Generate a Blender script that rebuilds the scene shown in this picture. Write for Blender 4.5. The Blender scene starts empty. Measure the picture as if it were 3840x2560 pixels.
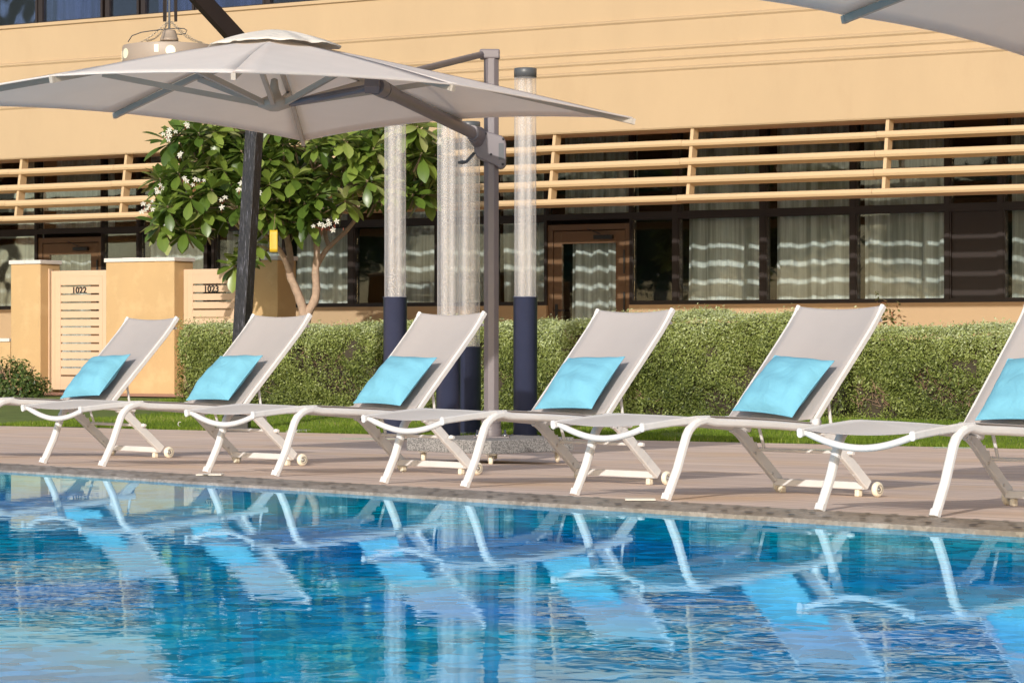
import bpy, math, random
import numpy as np
from mathutils import Vector, Matrix
random.seed(7); RNG = np.random.default_rng(7)
R = math.radians
sc = bpy.context.scene
col = sc.collection
# ------------------------------------------------------------------ camera model (photo measured on a 3840x2560 grid)
F = 10000.0; HC = 0.762; HOR = 1270.0; CX = 1920.0
TH = math.atan(F / 16475.0)            # building faces turned by this angle
CT, ST = math.cos(TH), math.sin(TH)
def U(x, y, Z):                        # point of the place seen at (x, y) at distance Z
    return Vector(((x - CX) / F * Z, Z, HC - (y - HOR) / F * Z))
def toB(X, Y): return (X * CT - Y * ST, X * ST + Y * CT)
def toW(lx, ly): return (lx * CT + ly * ST, -lx * ST + ly * CT)
def PB(x, y, ly):                      # point on a plane parallel to the building front
    dx = (x - CX) / F
    t = ly / (dx * ST + CT)
    return t * dx * CT - t * ST, HC - (y - HOR) / F * t
# pool edge frame
E0 = Vector((-3.00, 15.67)); E1 = Vector((2.02, 10.50))
ed = (E1 - E0).normalized(); en = Vector((-ed.y, ed.x))   # along the edge, and away from the water
REF = 9.755; NA = (math.cos(R(46.55)), math.sin(R(46.55)))
LAWN = 21.5
def gz(X, Y):                          # level of the paving, falling gently away from the pool
    t = NA[0] * X + NA[1] * Y - REF
    if t < 4.2: return -0.0319 * t
    k = min(1.0, (t - 4.2) / 2.0)
    return -0.134 - 0.0319 * 2.0 * (k - k * k / 2)
def lz(ly):                            # level of the lawn, rising towards the building
    k = min(1.0, max(0.0, (ly - LAWN) / 7.2))
    return -0.158 + 0.158 * k

# ------------------------------------------------------------------ mesh helper
class MB:
    def __init__(s): s.v = []; s.f = []; s.sm = []
    def add(s, vs, fs, smooth=False):
        o = len(s.v); s.v += [tuple(v) for v in vs]
        s.f += [tuple(i + o for i in f) for f in fs]; s.sm += [smooth] * len(fs); return s
    def box(s, a, b):
        x0, y0, z0 = a; x1, y1, z1 = b
        if x0 > x1: x0, x1 = x1, x0
        if y0 > y1: y0, y1 = y1, y0
        if z0 > z1: z0, z1 = z1, z0
        return s.add([(x0,y0,z0),(x1,y0,z0),(x1,y1,z0),(x0,y1,z0),(x0,y0,z1),(x1,y0,z1),(x1,y1,z1),(x0,y1,z1)],
            [(0,3,2,1),(4,5,6,7),(0,1,5,4),(1,2,6,5),(2,3,7,6),(3,0,4,7)])
    def beam(s, p0, p1, w, h, side=(0,1,0), cham=0.0):
        # rectangular bar, w along `side`, h along the other normal
        p0, p1 = Vector(p0), Vector(p1); d = (p1 - p0).normalized()
        sd = Vector(side); sd = (sd - d * sd.dot(d)).normalized(); up = d.cross(sd)
        if cham > 0:
            prof = []
            for (cx, cy) in ((1,1),(-1,1),(-1,-1),(1,-1)):
                a = (cx*(w/2), cy*(h/2-cham)); b = (cx*(w/2-cham), cy*(h/2))
                prof += [a, b] if cx*cy > 0 else [b, a]
        else: prof = [(w/2,h/2),(-w/2,h/2),(-w/2,-h/2),(w/2,-h/2)]
        n = len(prof); vs = [p + sd*a + up*b for p in (p0, p1) for a, b in prof]
        fs = [(i, (i+1) % n, n+(i+1) % n, n+i) for i in range(n)]
        fs += [tuple(range(n-1,-1,-1)), tuple(range(n, 2*n))]
        return s.add(vs, fs)
    def tube(s, pts, r, n=12, cap=True, ry=None, side=None):
        # round (or oval) tube through pts; r may be a list
        pts = [Vector(p) for p in pts]; m = len(pts)
        rs = r if isinstance(r, (list, tuple)) else [r]*m
        vs = []; prev = None
        for i, p in enumerate(pts):
            d = (pts[min(i+1, m-1)] - pts[max(i-1, 0)]).normalized()
            if side is not None: a = Vector(side)
            elif prev is None: a = Vector((0,0,1)) if abs(d.z) < .9 else Vector((1,0,0))
            else: a = prev
            a = (a - d*a.dot(d)).normalized(); prev = a; b = d.cross(a)
            for k in range(n):
                t = 2*math.pi*k/n; q = rs[i]*(ry if ry else 1)
                vs.append(p + a*math.cos(t)*rs[i] + b*math.sin(t)*q)
        fs = [(i*n+k, i*n+(k+1) % n, (i+1)*n+(k+1) % n, (i+1)*n+k) for i in range(m-1) for k in range(n)]
        s.add(vs, fs, True)
        if cap: s.add(vs[:n], [tuple(range(n-1,-1,-1))]); s.add(vs[-n:], [tuple(range(n))])
        return s
    def lathe(s, prof, c=(0,0,0), n=32, axis='z', smooth=True):
        vs = []; c = Vector(c)
        for (r, h) in prof:
            for k in range(n):
                t = 2*math.pi*k/n; a, b = r*math.cos(t), r*math.sin(t)
                vs.append(c + (Vector((a,b,h)) if axis == 'z' else Vector((a,h,-b)) if axis == 'y' else Vector((h,a,b))))
        fs = [(i*n+k, i*n+(k+1) % n, (i+1)*n+(k+1) % n, (i+1)*n+k) for i in range(len(prof)-1) for k in range(n)]
        s.add(vs, fs, smooth); return s
    def sweep(s, pts, w, h, side=(0,1,0), ch=.006):
        pts = [Vector(p) for p in pts]; m = len(pts); sd = Vector(side); vs = []
        prof = [(w/2, h/2-ch), (w/2-ch, h/2), (-w/2+ch, h/2), (-w/2, h/2-ch), (-w/2, -h/2+ch), (-w/2+ch, -h/2), (w/2-ch, -h/2), (w/2, -h/2+ch)]
        n = 8
        for i, p in enumerate(pts):
            d = (pts[min(i+1, m-1)] - pts[max(i-1, 0)]).normalized(); up = d.cross(sd).normalized()
            vs += [p + sd*a + up*b for a, b in prof]
        fs = [(i*n+k, i*n+(k+1) % n, (i+1)*n+(k+1) % n, (i+1)*n+k) for i in range(m-1) for k in range(n)] + [tuple(range(n-1,-1,-1)), tuple(range((m-1)*n, m*n))]
        return s.add(vs, fs)
    def grid(s, fn, nu, nv, smooth=True):
        vs = [fn(i/nu, j/nv) for j in range(nv+1) for i in range(nu+1)]
        fs = [(j*(nu+1)+i, j*(nu+1)+i+1, (j+1)*(nu+1)+i+1, (j+1)*(nu+1)+i) for j in range(nv) for i in range(nu)]
        return s.add(vs, fs, smooth)
    def build(s, name, mat, parent=None, bevel=0.0, solid=0.0, seg=2, off=0.0):
        me = bpy.data.meshes.new(name); me.from_pydata(s.v, [], s.f); me.update()
        me.polygons.foreach_set('use_smooth', s.sm)
        o = bpy.data.objects.new(name, me); col.objects.link(o)
        me.materials.append(mat)
        if parent: o.parent = parent
        if solid:
            m = o.modifiers.new('solid', 'SOLIDIFY'); m.thickness = solid; m.offset = off
        if bevel:
            m = o.modifiers.new('bevel', 'BEVEL'); m.width = bevel; m.segments = seg; m.limit_method = 'ANGLE'; m.angle_limit = R(40)
            m.harden_normals = False
        return o
def tag(o, label=None, cat=None, group=None, kind=None):
    if label: o['label'] = label
    if cat: o['category'] = cat
    if group: o['group'] = group
    if kind: o['kind'] = kind
    return o
def empty(name, loc, rz=0.0, label=None, cat=None, group=None):
    o = bpy.data.objects.new(name, None); col.objects.link(o); o.empty_display_size = .2
    o.location = loc; o.rotation_euler = (0, 0, rz); return tag(o, label, cat, group)
def bempty(name, lx, ly, z, label=None, cat=None, group=None):
    X, Y = toW(lx, ly); return empty(name, (X, Y, z), -TH, label, cat, group)
def copy_tree(o, parent=None):
    c = o.copy(); col.objects.link(c); c.parent = parent
    for ch in o.children: copy_tree(ch, c)
    return c
def faces_mesh(name, verts, faces_n, mat, parent=None, rnd=None):
    # verts: (N, k, 3) each group of k verts is one polygon
    N, k, _ = verts.shape
    me = bpy.data.meshes.new(name)
    me.vertices.add(N*k); me.vertices.foreach_set('co', verts.reshape(-1).astype(np.float32))
    me.loops.add(N*k); me.loops.foreach_set('vertex_index', np.arange(N*k, dtype=np.int32))
    me.polygons.add(N); me.polygons.foreach_set('loop_start', np.arange(0, N*k, k, dtype=np.int32))
    me.update(calc_edges=True); me.validate()
    at = me.attributes.new('rnd', 'FLOAT', 'FACE')
    at.data.foreach_set('value', (rnd if rnd is not None else RNG.random(N)).astype(np.float32))
    me.materials.append(mat)
    o = bpy.data.objects.new(name, me); col.objects.link(o)
    if parent: o.parent = parent
    return o

# ------------------------------------------------------------------ materials
def nodes(name):
    m = bpy.data.materials.new(name); m.use_nodes = True; nt = m.node_tree; nt.nodes.clear()
    return m, nt, nt.nodes.new('ShaderNodeOutputMaterial')
def N(nt, t, **kw):
    n = nt.nodes.new(t)
    for k, v in kw.items():
        if k in n.inputs: n.inputs[k].default_value = v
        else: setattr(n, k, v)
    return n
def c4(c): return (c[0], c[1], c[2], 1.0)
def mat(name, c, rough=0.5, var=0.06, vscale=3.0, bump=0.0, bscale=60.0, metal=0.0, spec=0.5, stretch=(1,1,1), coat=0.0, c2=None, fac2=0.5, c2scale=8.0, world=False, sheen=0.0):
    m, nt, out = nodes(name)
    p = N(nt, 'ShaderNodeBsdfPrincipled', Roughness=rough, Metallic=metal)
    p.inputs['Specular IOR Level'].default_value = spec
    p.inputs['Coat Weight'].default_value = coat
    if sheen: p.inputs['Sheen Weight'].default_value = sheen
    tc = N(nt, 'ShaderNodeNewGeometry' if world else 'ShaderNodeTexCoord')
    mp = N(nt, 'ShaderNodeMapping'); mp.inputs['Scale'].default_value = stretch
    nt.links.new(tc.outputs['Position' if world else 'Object'], mp.inputs['Vector'])
    nz = N(nt, 'ShaderNodeTexNoise', Scale=vscale, Detail=6.0, Roughness=0.6)
    nt.links.new(mp.outputs[0], nz.inputs['Vector'])
    mr = N(nt, 'ShaderNodeMapRange'); mr.inputs['From Min'].default_value = .3; mr.inputs['From Max'].default_value = .7
    mr.inputs['To Min'].default_value = 1 - var; mr.inputs['To Max'].default_value = 1 + var
    nt.links.new(nz.outputs['Fac'], mr.inputs['Value'])
    mx = N(nt, 'ShaderNodeMix', data_type='RGBA', blend_type='MULTIPLY'); mx.inputs[0].default_value = 1
    mx.inputs[6].default_value = c4(c)
    if c2:
        n2 = N(nt, 'ShaderNodeTexNoise', Scale=c2scale, Detail=8.0, Roughness=0.65); nt.links.new(mp.outputs[0], n2.inputs['Vector'])
        r2 = N(nt, 'ShaderNodeMapRange'); r2.inputs['From Min'].default_value = fac2; r2.inputs['From Max'].default_value = fac2 + .12
        nt.links.new(n2.outputs['Fac'], r2.inputs['Value'])
        m2 = N(nt, 'ShaderNodeMix', data_type='RGBA'); m2.inputs[6].default_value = c4(c); m2.inputs[7].default_value = c4(c2)
        nt.links.new(r2.outputs[0], m2.inputs[0]); nt.links.new(m2.outputs[2], mx.inputs[6])
    nt.links.new(mr.outputs[0], mx.inputs[7]); nt.links.new(mx.outputs[2], p.inputs['Base Color'])
    if bump:
        nb = N(nt, 'ShaderNodeTexNoise', Scale=bscale, Detail=5.0); nt.links.new(mp.outputs[0], nb.inputs['Vector'])
        b = N(nt, 'ShaderNodeBump', Strength=bump, Distance=0.01); nt.links.new(nb.outputs['Fac'], b.inputs['Height'])
        nt.links.new(b.outputs[0], p.inputs['Normal'])
    nt.links.new(p.outputs[0], out.inputs['Surface']); m['p'] = 1
    return m
def leafmat(name, cols, rough=0.45, trans=0.25, spec=0.4):
    m, nt, out = nodes(name)
    at = N(nt, 'ShaderNodeAttribute', attribute_name='rnd')
    cr = N(nt, 'ShaderNodeValToRGB'); el = cr.color_ramp.elements
    while len(el) < len(cols): el.new(0.5)
    for i, (pos, c) in enumerate(cols): el[i].position = pos; el[i].color = c4(c)
    nt.links.new(at.outputs['Fac'], cr.inputs[0])
    p = N(nt, 'ShaderNodeBsdfPrincipled', Roughness=rough); p.inputs['Specular IOR Level'].default_value = spec
    t = N(nt, 'ShaderNodeBsdfTranslucent'); mx = N(nt, 'ShaderNodeMixShader', Fac=trans)
    nt.links.new(cr.outputs[0], p.inputs['Base Color']); nt.links.new(cr.outputs[0], t.inputs['Color'])
    nt.links.new(p.outputs[0], mx.inputs[1]); nt.links.new(t.outputs[0], mx.inputs[2]); nt.links.new(mx.outputs[0], out.inputs['Surface'])
    return m
def fabric(name, c, trans=0.25, weave=900.0, rough=0.8, wrinkle=0.0, wscale=6.0, tc_=None, sheen=0.0):
    m, nt, out = nodes(name)
    tc = N(nt, 'ShaderNodeTexCoord'); nz = N(nt, 'ShaderNodeTexNoise', Scale=5.0, Detail=5.0); nt.links.new(tc.outputs['Object'], nz.inputs['Vector'])
    fi = N(nt, 'ShaderNodeTexNoise', Scale=weave, Detail=1.0); nt.links.new(tc.outputs['Object'], fi.inputs['Vector'])
    ad = N(nt, 'ShaderNodeMath', operation='ADD'); nt.links.new(nz.outputs['Fac'], ad.inputs[0]); nt.links.new(fi.outputs['Fac'], ad.inputs[1])
    mr = N(nt, 'ShaderNodeMapRange'); mr.inputs['From Min'].default_value = .6; mr.inputs['From Max'].default_value = 1.4
    mr.inputs['To Min'].default_value = .93; mr.inputs['To Max'].default_value = 1.05; nt.links.new(ad.outputs[0], mr.inputs['Value'])
    mx = N(nt, 'ShaderNodeMix', data_type='RGBA', blend_type='MULTIPLY'); mx.inputs[0].default_value = 1; mx.inputs[6].default_value = c4(c)
    nt.links.new(mr.outputs[0], mx.inputs[7])
    p = N(nt, 'ShaderNodeBsdfPrincipled', Roughness=rough); p.inputs['Specular IOR Level'].default_value = .2
    nt.links.new(mx.outputs[2], p.inputs['Base Color']); p.inputs['Sheen Weight'].default_value = sheen; p.inputs['Sheen Roughness'].default_value = .5
    if wrinkle:
        w = N(nt, 'ShaderNodeTexNoise', Scale=wscale, Detail=3.0, Distortion=1.2); nt.links.new(tc.outputs['Object'], w.inputs['Vector'])
        b = N(nt, 'ShaderNodeBump', Strength=wrinkle, Distance=0.03); nt.links.new(w.outputs['Fac'], b.inputs['Height']); nt.links.new(b.outputs[0], p.inputs['Normal'])
    t = N(nt, 'ShaderNodeBsdfTranslucent')
    if tc_: t.inputs['Color'].default_value = c4(tc_)
    else: nt.links.new(mx.outputs[2], t.inputs['Color'])
    ms = N(nt, 'ShaderNodeMixShader', Fac=trans)
    nt.links.new(p.outputs[0], ms.inputs[1]); nt.links.new(t.outputs[0], ms.inputs[2]); nt.links.new(ms.outputs[0], out.inputs['Surface'])
    return m
def glassmat(name, tint, refl=1.0):
    m, nt, out = nodes(name)
    tr = N(nt, 'ShaderNodeBsdfTransparent', Color=c4(tint)); gl = N(nt, 'ShaderNodeBsdfGlossy', Roughness=0.02); gl.inputs['Color'].default_value = (refl, refl, refl, 1)
    fr = N(nt, 'ShaderNodeFresnel', IOR=1.5)
    tc = N(nt, 'ShaderNodeTexCoord'); nz = N(nt, 'ShaderNodeTexNoise', Scale=1.1, Detail=2.0); nt.links.new(tc.outputs['Object'], nz.inputs['Vector'])
    b = N(nt, 'ShaderNodeBump', Strength=0.15, Distance=0.02); nt.links.new(nz.outputs['Fac'], b.inputs['Height']); nt.links.new(b.outputs[0], gl.inputs['Normal'])
    mx = N(nt, 'ShaderNodeMixShader'); nt.links.new(fr.outputs[0], mx.inputs[0]); nt.links.new(tr.outputs[0], mx.inputs[1]); nt.links.new(gl.outputs[0], mx.inputs[2])
    nt.links.new(mx.outputs[0], out.inputs['Surface']); return m

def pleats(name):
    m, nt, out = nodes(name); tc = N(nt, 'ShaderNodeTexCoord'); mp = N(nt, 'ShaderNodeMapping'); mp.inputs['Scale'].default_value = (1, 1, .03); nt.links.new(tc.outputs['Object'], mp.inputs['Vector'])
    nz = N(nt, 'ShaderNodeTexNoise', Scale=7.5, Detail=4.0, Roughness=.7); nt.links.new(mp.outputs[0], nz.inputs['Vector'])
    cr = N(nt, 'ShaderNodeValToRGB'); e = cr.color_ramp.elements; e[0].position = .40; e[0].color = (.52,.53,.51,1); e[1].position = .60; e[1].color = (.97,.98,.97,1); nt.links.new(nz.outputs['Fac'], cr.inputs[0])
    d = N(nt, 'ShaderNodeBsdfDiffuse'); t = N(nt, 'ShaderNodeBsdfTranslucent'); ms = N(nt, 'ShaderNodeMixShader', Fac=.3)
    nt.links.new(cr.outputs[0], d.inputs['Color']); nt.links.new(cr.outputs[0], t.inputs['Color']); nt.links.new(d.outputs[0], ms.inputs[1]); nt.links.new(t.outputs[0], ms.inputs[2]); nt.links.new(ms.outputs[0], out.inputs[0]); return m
M = {}
M['wall'] = mat('ochre_render', (0.445, 0.318, 0.186), .85, .04, .8, .12, 120, stretch=(1.3, 1, .6), c2=(0.432, 0.306, 0.178), fac2=.55, c2scale=1.4)
M['wall2'] = mat('garden_wall_render', (0.50, 0.33, 0.158), .85, .05, 1.5, .35, 90, c2=(0.55, 0.37, 0.185), fac2=.52, c2scale=2.2)
M['louvre'] = mat('louvre_paint', (0.53, 0.37, 0.205), .55, .02, 2, .05, 60)
M['gate'] = mat('gate_paint', (0.59, 0.42, 0.275), .5, .03, 3, .04, 60)
M['gap'] = mat('gate_shadow_gap', (0.10, 0.06, 0.03), .8)
M['cap'] = mat('wall_coping_white', (0.62, 0.57, 0.52), .6, .05, 6, .2, 40)
M['frame_w'] = mat('dark_window_metal', (0.018, 0.011, 0.009), .5, .1, 4)
M['door'] = mat('brown_door_metal', (0.13, 0.072, 0.034), .45, .08, 3, .05, 40)
M['black'] = mat('black_fitting', (0.012, 0.012, 0.013), .35)
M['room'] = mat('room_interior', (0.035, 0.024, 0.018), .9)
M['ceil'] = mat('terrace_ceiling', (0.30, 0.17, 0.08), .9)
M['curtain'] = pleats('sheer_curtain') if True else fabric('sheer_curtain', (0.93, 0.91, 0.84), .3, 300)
M['glass'] = glassmat('tinted_glass', (0.88, 0.91, 0.90))
M['glass_up'] = glassmat('upper_glass', (0.42, 0.47, 0.62), 1.0)  # blue of the reflected sky put into the pane tint
M['metal_w'] = mat('white_lounger_aluminium', (0.66, 0.635, 0.615), .38, .05, 7, .03, 90, c2=(0.50, 0.44, 0.37), fac2=.72, c2scale=26)
M['sling'] = fabric('taupe_sling_mesh', (0.395, 0.358, 0.345), .05, 700, sheen=.28)
M['wheel'] = mat('cream_rubber', (0.78, 0.70, 0.55), .6, .08, 20, c2=(0.55, 0.42, 0.26), fac2=.68, c2scale=30)
M['steel'] = mat('steel', (0.55, 0.54, 0.52), .3, .1, 10, metal=1.0)
M['cush'] = fabric('turquoise_cotton', (0.175, 0.445, 0.575), .05, 500, .85, .35, 7)
M['canopy'] = fabric('taupe_canopy_cloth', (0.92, 0.865, 0.84), .46, 260, .85, .05, 3, tc_=(1.0, .91, .77))
M['vent'] = fabric('pale_vent_cloth', (0.86, 0.80, 0.71), .25, 260, .85, .5, 9)
M['grey'] = mat('grey_parasol_metal', (0.17, 0.145, 0.15), .42, .05, 6, .03, 80)
M['greyrib'] = mat('grey_rib_metal', (0.44, 0.38, 0.31), .45, .05, 6)
M['blue'] = mat('navy_painted_steel', (0.055, 0.066, 0.125), .32, .10, 5, .04, 60, c2=(0.10, 0.11, 0.15), fac2=.70, c2scale=60)
M['capgrey'] = mat('dark_grey_cap', (0.075, 0.08, 0.085), .4)
M['post'] = mat('weathered_black_timber', (0.006, 0.006, 0.009), .42, .3, 3, .5, 30, stretch=(9, 9, .6), c2=(0.20, 0.20, 0.245), fac2=.58, c2scale=9)
M['lampbrown'] = mat('dark_brown_steel', (0.012, 0.006, 0.004), .7, .2, 5, spec=.25)
M['shade'] = mat('taupe_lamp_shade', (0.33, 0.26, 0.20), .5, .04, 4)
M['cream'] = mat('cream_inlay', (0.78, 0.76, 0.55), .5)
M['chain'] = mat('aged_chain', (0.40, 0.35, 0.28), .35, .2, 40, metal=.8)
M['bark'] = mat('frangipani_bark', (0.36, 0.25, 0.175), .8, .2, 14, .6, 30, c2=(0.44, 0.34, 0.24), fac2=.58, c2scale=10)
M['leaf'] = leafmat('frangipani_leaf', [(0, (0.035, 0.075, 0.014)), (.4, (0.105, 0.17, 0.026)), (.7, (0.23, 0.30, 0.055)), (1, (0.46, 0.46, 0.22))], .33, .25, .5)
M['midrib'] = M['leaf']
M['petal'] = fabric('white_petal', (0.68, 0.66, 0.56), .2, 50)
M['bud'] = mat('red_bud', (0.35, 0.09, 0.05), .6)
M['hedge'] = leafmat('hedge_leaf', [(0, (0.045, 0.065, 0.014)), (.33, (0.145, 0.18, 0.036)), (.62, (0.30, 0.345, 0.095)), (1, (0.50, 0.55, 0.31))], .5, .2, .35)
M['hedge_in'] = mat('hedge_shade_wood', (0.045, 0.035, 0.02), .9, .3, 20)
M['twig'] = mat('dry_twig', (0.34, 0.21, 0.14), .8, .2, 20)
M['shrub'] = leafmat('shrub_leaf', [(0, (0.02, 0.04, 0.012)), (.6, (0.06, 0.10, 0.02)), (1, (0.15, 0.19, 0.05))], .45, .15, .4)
M['shrub_red'] = leafmat('reddish_shrub_leaf', [(0, (0.06, 0.08, 0.02)), (.6, (0.10, 0.12, 0.03)), (1, (0.40, 0.17, 0.09))], .5, .15, .3)
M['grass'] = leafmat('grass_blade', [(0, (0.09, 0.15, 0.012)), (.6, (0.17, 0.255, 0.022)), (.93, (0.29, 0.37, 0.055)), (1, (0.45, 0.40, 0.16))], .6, .35, .25)
M['soil'] = mat('lawn_turf', (0.10, 0.15, 0.02), .95, .25, 3, .6, 40, c2=(0.30, 0.19, 0.09), fac2=.66, c2scale=2.5, world=True)
M['ground'] = mat('sandy_ground', (0.34, 0.26, 0.18), .95, .2, .5, .3, 20, world=True)
M['pave'] = mat('pink_paving', (0.50, 0.27, 0.18), .85, .12, 6, .3, 50, world=True)
M['yellow'] = mat('yellow_sticky_card', (0.55, 0.35, 0.02), .5, .05, 20)
M['tile_w'] = mat('white_tile', (0.85, 0.78, 0.66), .4)
M['grate'] = mat('green_grey_grate', (0.22, 0.26, 0.20), .6, .2, 40)
M['feather'] = mat('sparrow_feather', (0.36, 0.24, 0.15), .8, .25, 60, c2=(0.60, 0.48, 0.36), fac2=.52, c2scale=25)
M['hose'] = mat('navy_hose', (0.05, 0.055, 0.085), .45)
M['disc'] = mat('pale_light_rim', (0.55, 0.52, 0.47), .5)

# granite, darkened in colour for canopy shade that does not reach the slab
def granite():
    m, nt, out = nodes('speckled_granite'); p = N(nt, 'ShaderNodeBsdfPrincipled', Roughness=.6)
    tc = N(nt, 'ShaderNodeTexCoord'); v = N(nt, 'ShaderNodeTexVoronoi', Scale=140.0); nt.links.new(tc.outputs['Object'], v.inputs['Vector'])
    nz = N(nt, 'ShaderNodeTexNoise', Scale=110.0, Detail=3.0); nt.links.new(tc.outputs['Object'], nz.inputs['Vector'])
    sp = N(nt, 'ShaderNodeSeparateColor'); nt.links.new(v.outputs['Color'], sp.inputs[0])
    ad = N(nt, 'ShaderNodeMath', operation='ADD'); nt.links.new(sp.outputs[0], ad.inputs[0]); nt.links.new(nz.outputs['Fac'], ad.inputs[1])
    cr = N(nt, 'ShaderNodeValToRGB'); e = cr.color_ramp.elements; e[0].position = .28; e[0].color = (.07,.07,.07,1); e[1].position = .9; e[1].color = (.36,.345,.33,1)
    ml = N(nt, 'ShaderNodeMath', operation='MULTIPLY'); ml.inputs[1].default_value = .66; nt.links.new(ad.outputs[0], ml.inputs[0]); nt.links.new(ml.outputs[0], cr.inputs[0])
    nt.links.new(cr.outputs[0], p.inputs['Base Color']); nt.links.new(p.outputs[0], out.inputs[0]); return m
M['granite'] = granite()
# deck: long boards parallel to the building
def deckmat():
    m, nt, out = nodes('deck_boards'); p = N(nt, 'ShaderNodeBsdfPrincipled', Roughness=.7); p.inputs['Specular IOR Level'].default_value = .3
    g = N(nt, 'ShaderNodeNewGeometry'); mp = N(nt, 'ShaderNodeMapping'); mp.inputs['Rotation'].default_value = (0, 0, TH)
    nt.links.new(g.outputs['Position'], mp.inputs['Vector'])
    ms = N(nt, 'ShaderNodeMapping'); ms.inputs['Scale'].default_value = (.35, 7, 1); nt.links.new(mp.outputs[0], ms.inputs['Vector'])
    nz = N(nt, 'ShaderNodeTexNoise', Scale=1.6, Detail=7.0, Roughness=.62); nt.links.new(ms.outputs[0], nz.inputs['Vector'])
    cr = N(nt, 'ShaderNodeValToRGB'); e = cr.color_ramp.elements; e[0].position = .36; e[0].color = (.53,.39,.31,1); e[1].position = .64; e[1].color = (.84,.67,.56,1)
    nt.links.new(nz.outputs['Fac'], cr.inputs[0])
    # pale blotches and stains
    n2 = N(nt, 'ShaderNodeTexNoise', Scale=.9, Detail=6.0); nt.links.new(mp.outputs[0], n2.inputs['Vector'])
    r2 = N(nt, 'ShaderNodeMapRange'); r2.inputs['From Min'].default_value = .5; r2.inputs['From Max'].default_value = .75; nt.links.new(n2.outputs['Fac'], r2.inputs['Value'])
    mx = N(nt, 'ShaderNodeMix', data_type='RGBA'); mx.inputs[7].default_value = (.70,.49,.32,1); nt.links.new(r2.outputs[0], mx.inputs[0]); nt.links.new(cr.outputs[0], mx.inputs[6])
    # board joints
    sx = N(nt, 'ShaderNodeSeparateXYZ'); nt.links.new(mp.outputs[0], sx.inputs[0])
    def line(src, period, width, depth_src):
        a = N(nt, 'ShaderNodeMath', operation='MULTIPLY'); a.inputs[1].default_value = 1/period; nt.links.new(src, a.inputs[0])
        b = N(nt, 'ShaderNodeMath', operation='FRACT'); nt.links.new(a.outputs[0], b.inputs[0])
        c = N(nt, 'ShaderNodeMath', operation='LESS_THAN'); c.inputs[1].default_value = width/period; nt.links.new(b.outputs[0], c.inputs[0]); return c
    j = line(sx.outputs['Y'], 0.15, 0.008, None)
    n3 = N(nt, 'ShaderNodeTexNoise', Scale=.7, Detail=3.0); nt.links.new(mp.outputs[0], n3.inputs['Vector'])
    k = N(nt, 'ShaderNodeMath', operation='MULTIPLY'); nt.links.new(j.outputs[0], k.inputs[0]); nt.links.new(n3.outputs['Fac'], k.inputs[1])
    m3 = N(nt, 'ShaderNodeMix', data_type='RGBA'); m3.inputs[7].default_value = (.86,.70,.60,1); nt.links.new(k.outputs[0], m3.inputs[0]); nt.links.new(mx.outputs[2], m3.inputs[6])
    nt.links.new(m3.outputs[2], p.inputs['Base Color'])
    b = N(nt, 'ShaderNodeBump', Strength=.25, Distance=.006); nt.links.new(nz.outputs['Fac'], b.inputs['Height']); nt.links.new(b.outputs[0], p.inputs['Normal'])
    nt.links.new(p.outputs[0], out.inputs[0]); return m
M['deck'] = deckmat()
# pool edge stone with rows of overflow holes
def copingmat():
    m, nt, out = nodes('pool_edge_stone'); p = N(nt, 'ShaderNodeBsdfPrincipled', Roughness=.5)
    g = N(nt, 'ShaderNodeTexCoord'); mp = g.outputs['Object']
    nz = N(nt, 'ShaderNodeTexNoise', Scale=3.0, Detail=8.0, Roughness=.7); nt.links.new(mp, nz.inputs['Vector'])
    cr = N(nt, 'ShaderNodeValToRGB'); e = cr.color_ramp.elements; e[0].position = .35; e[0].color = (.20,.17,.15,1); e[1].position = .7; e[1].color = (.50,.45,.41,1)
    nt.links.new(nz.outputs['Fac'], cr.inputs[0])
    # warmer towards the right
    sx = N(nt, 'ShaderNodeSeparateXYZ'); nt.links.new(mp, sx.inputs[0])
    n2 = N(nt, 'ShaderNodeTexNoise', Scale=.8, Detail=5.0); nt.links.new(mp, n2.inputs['Vector'])
    a = N(nt, 'ShaderNodeMath', operation='MULTIPLY_ADD'); a.inputs[1].default_value = .12; a.inputs[2].default_value = .35; nt.links.new(sx.outputs['X'], a.inputs[0])
    a2 = N(nt, 'ShaderNodeMath', operation='MULTIPLY', use_clamp=True); nt.links.new(a.outputs[0], a2.inputs[0]); nt.links.new(n2.outputs['Fac'], a2.inputs[1])
    mx = N(nt, 'ShaderNodeMix', data_type='RGBA'); mx.inputs[7].default_value = (.40,.27,.13,1); nt.links.new(a2.outputs[0], mx.inputs[0]); nt.links.new(cr.outputs[0], mx.inputs[6])
    v = N(nt, 'ShaderNodeTexVoronoi', Scale=60.0); nt.links.new(mp, v.inputs['Vector'])
    m2 = N(nt, 'ShaderNodeMix', data_type='RGBA', blend_type='MULTIPLY'); m2.inputs[0].default_value = .35; nt.links.new(mx.outputs[2], m2.inputs[6]); sc1 = N(nt, 'ShaderNodeSeparateColor'); nt.links.new(v.outputs['Color'], sc1.inputs[0]); nt.links.new(sc1.outputs[0], m2.inputs[7])
    nt.links.new(m2.outputs[2], p.inputs['Base Color']); nt.links.new(p.outputs[0], out.inputs[0]); return m
M['coping'] = copingmat()
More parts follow.
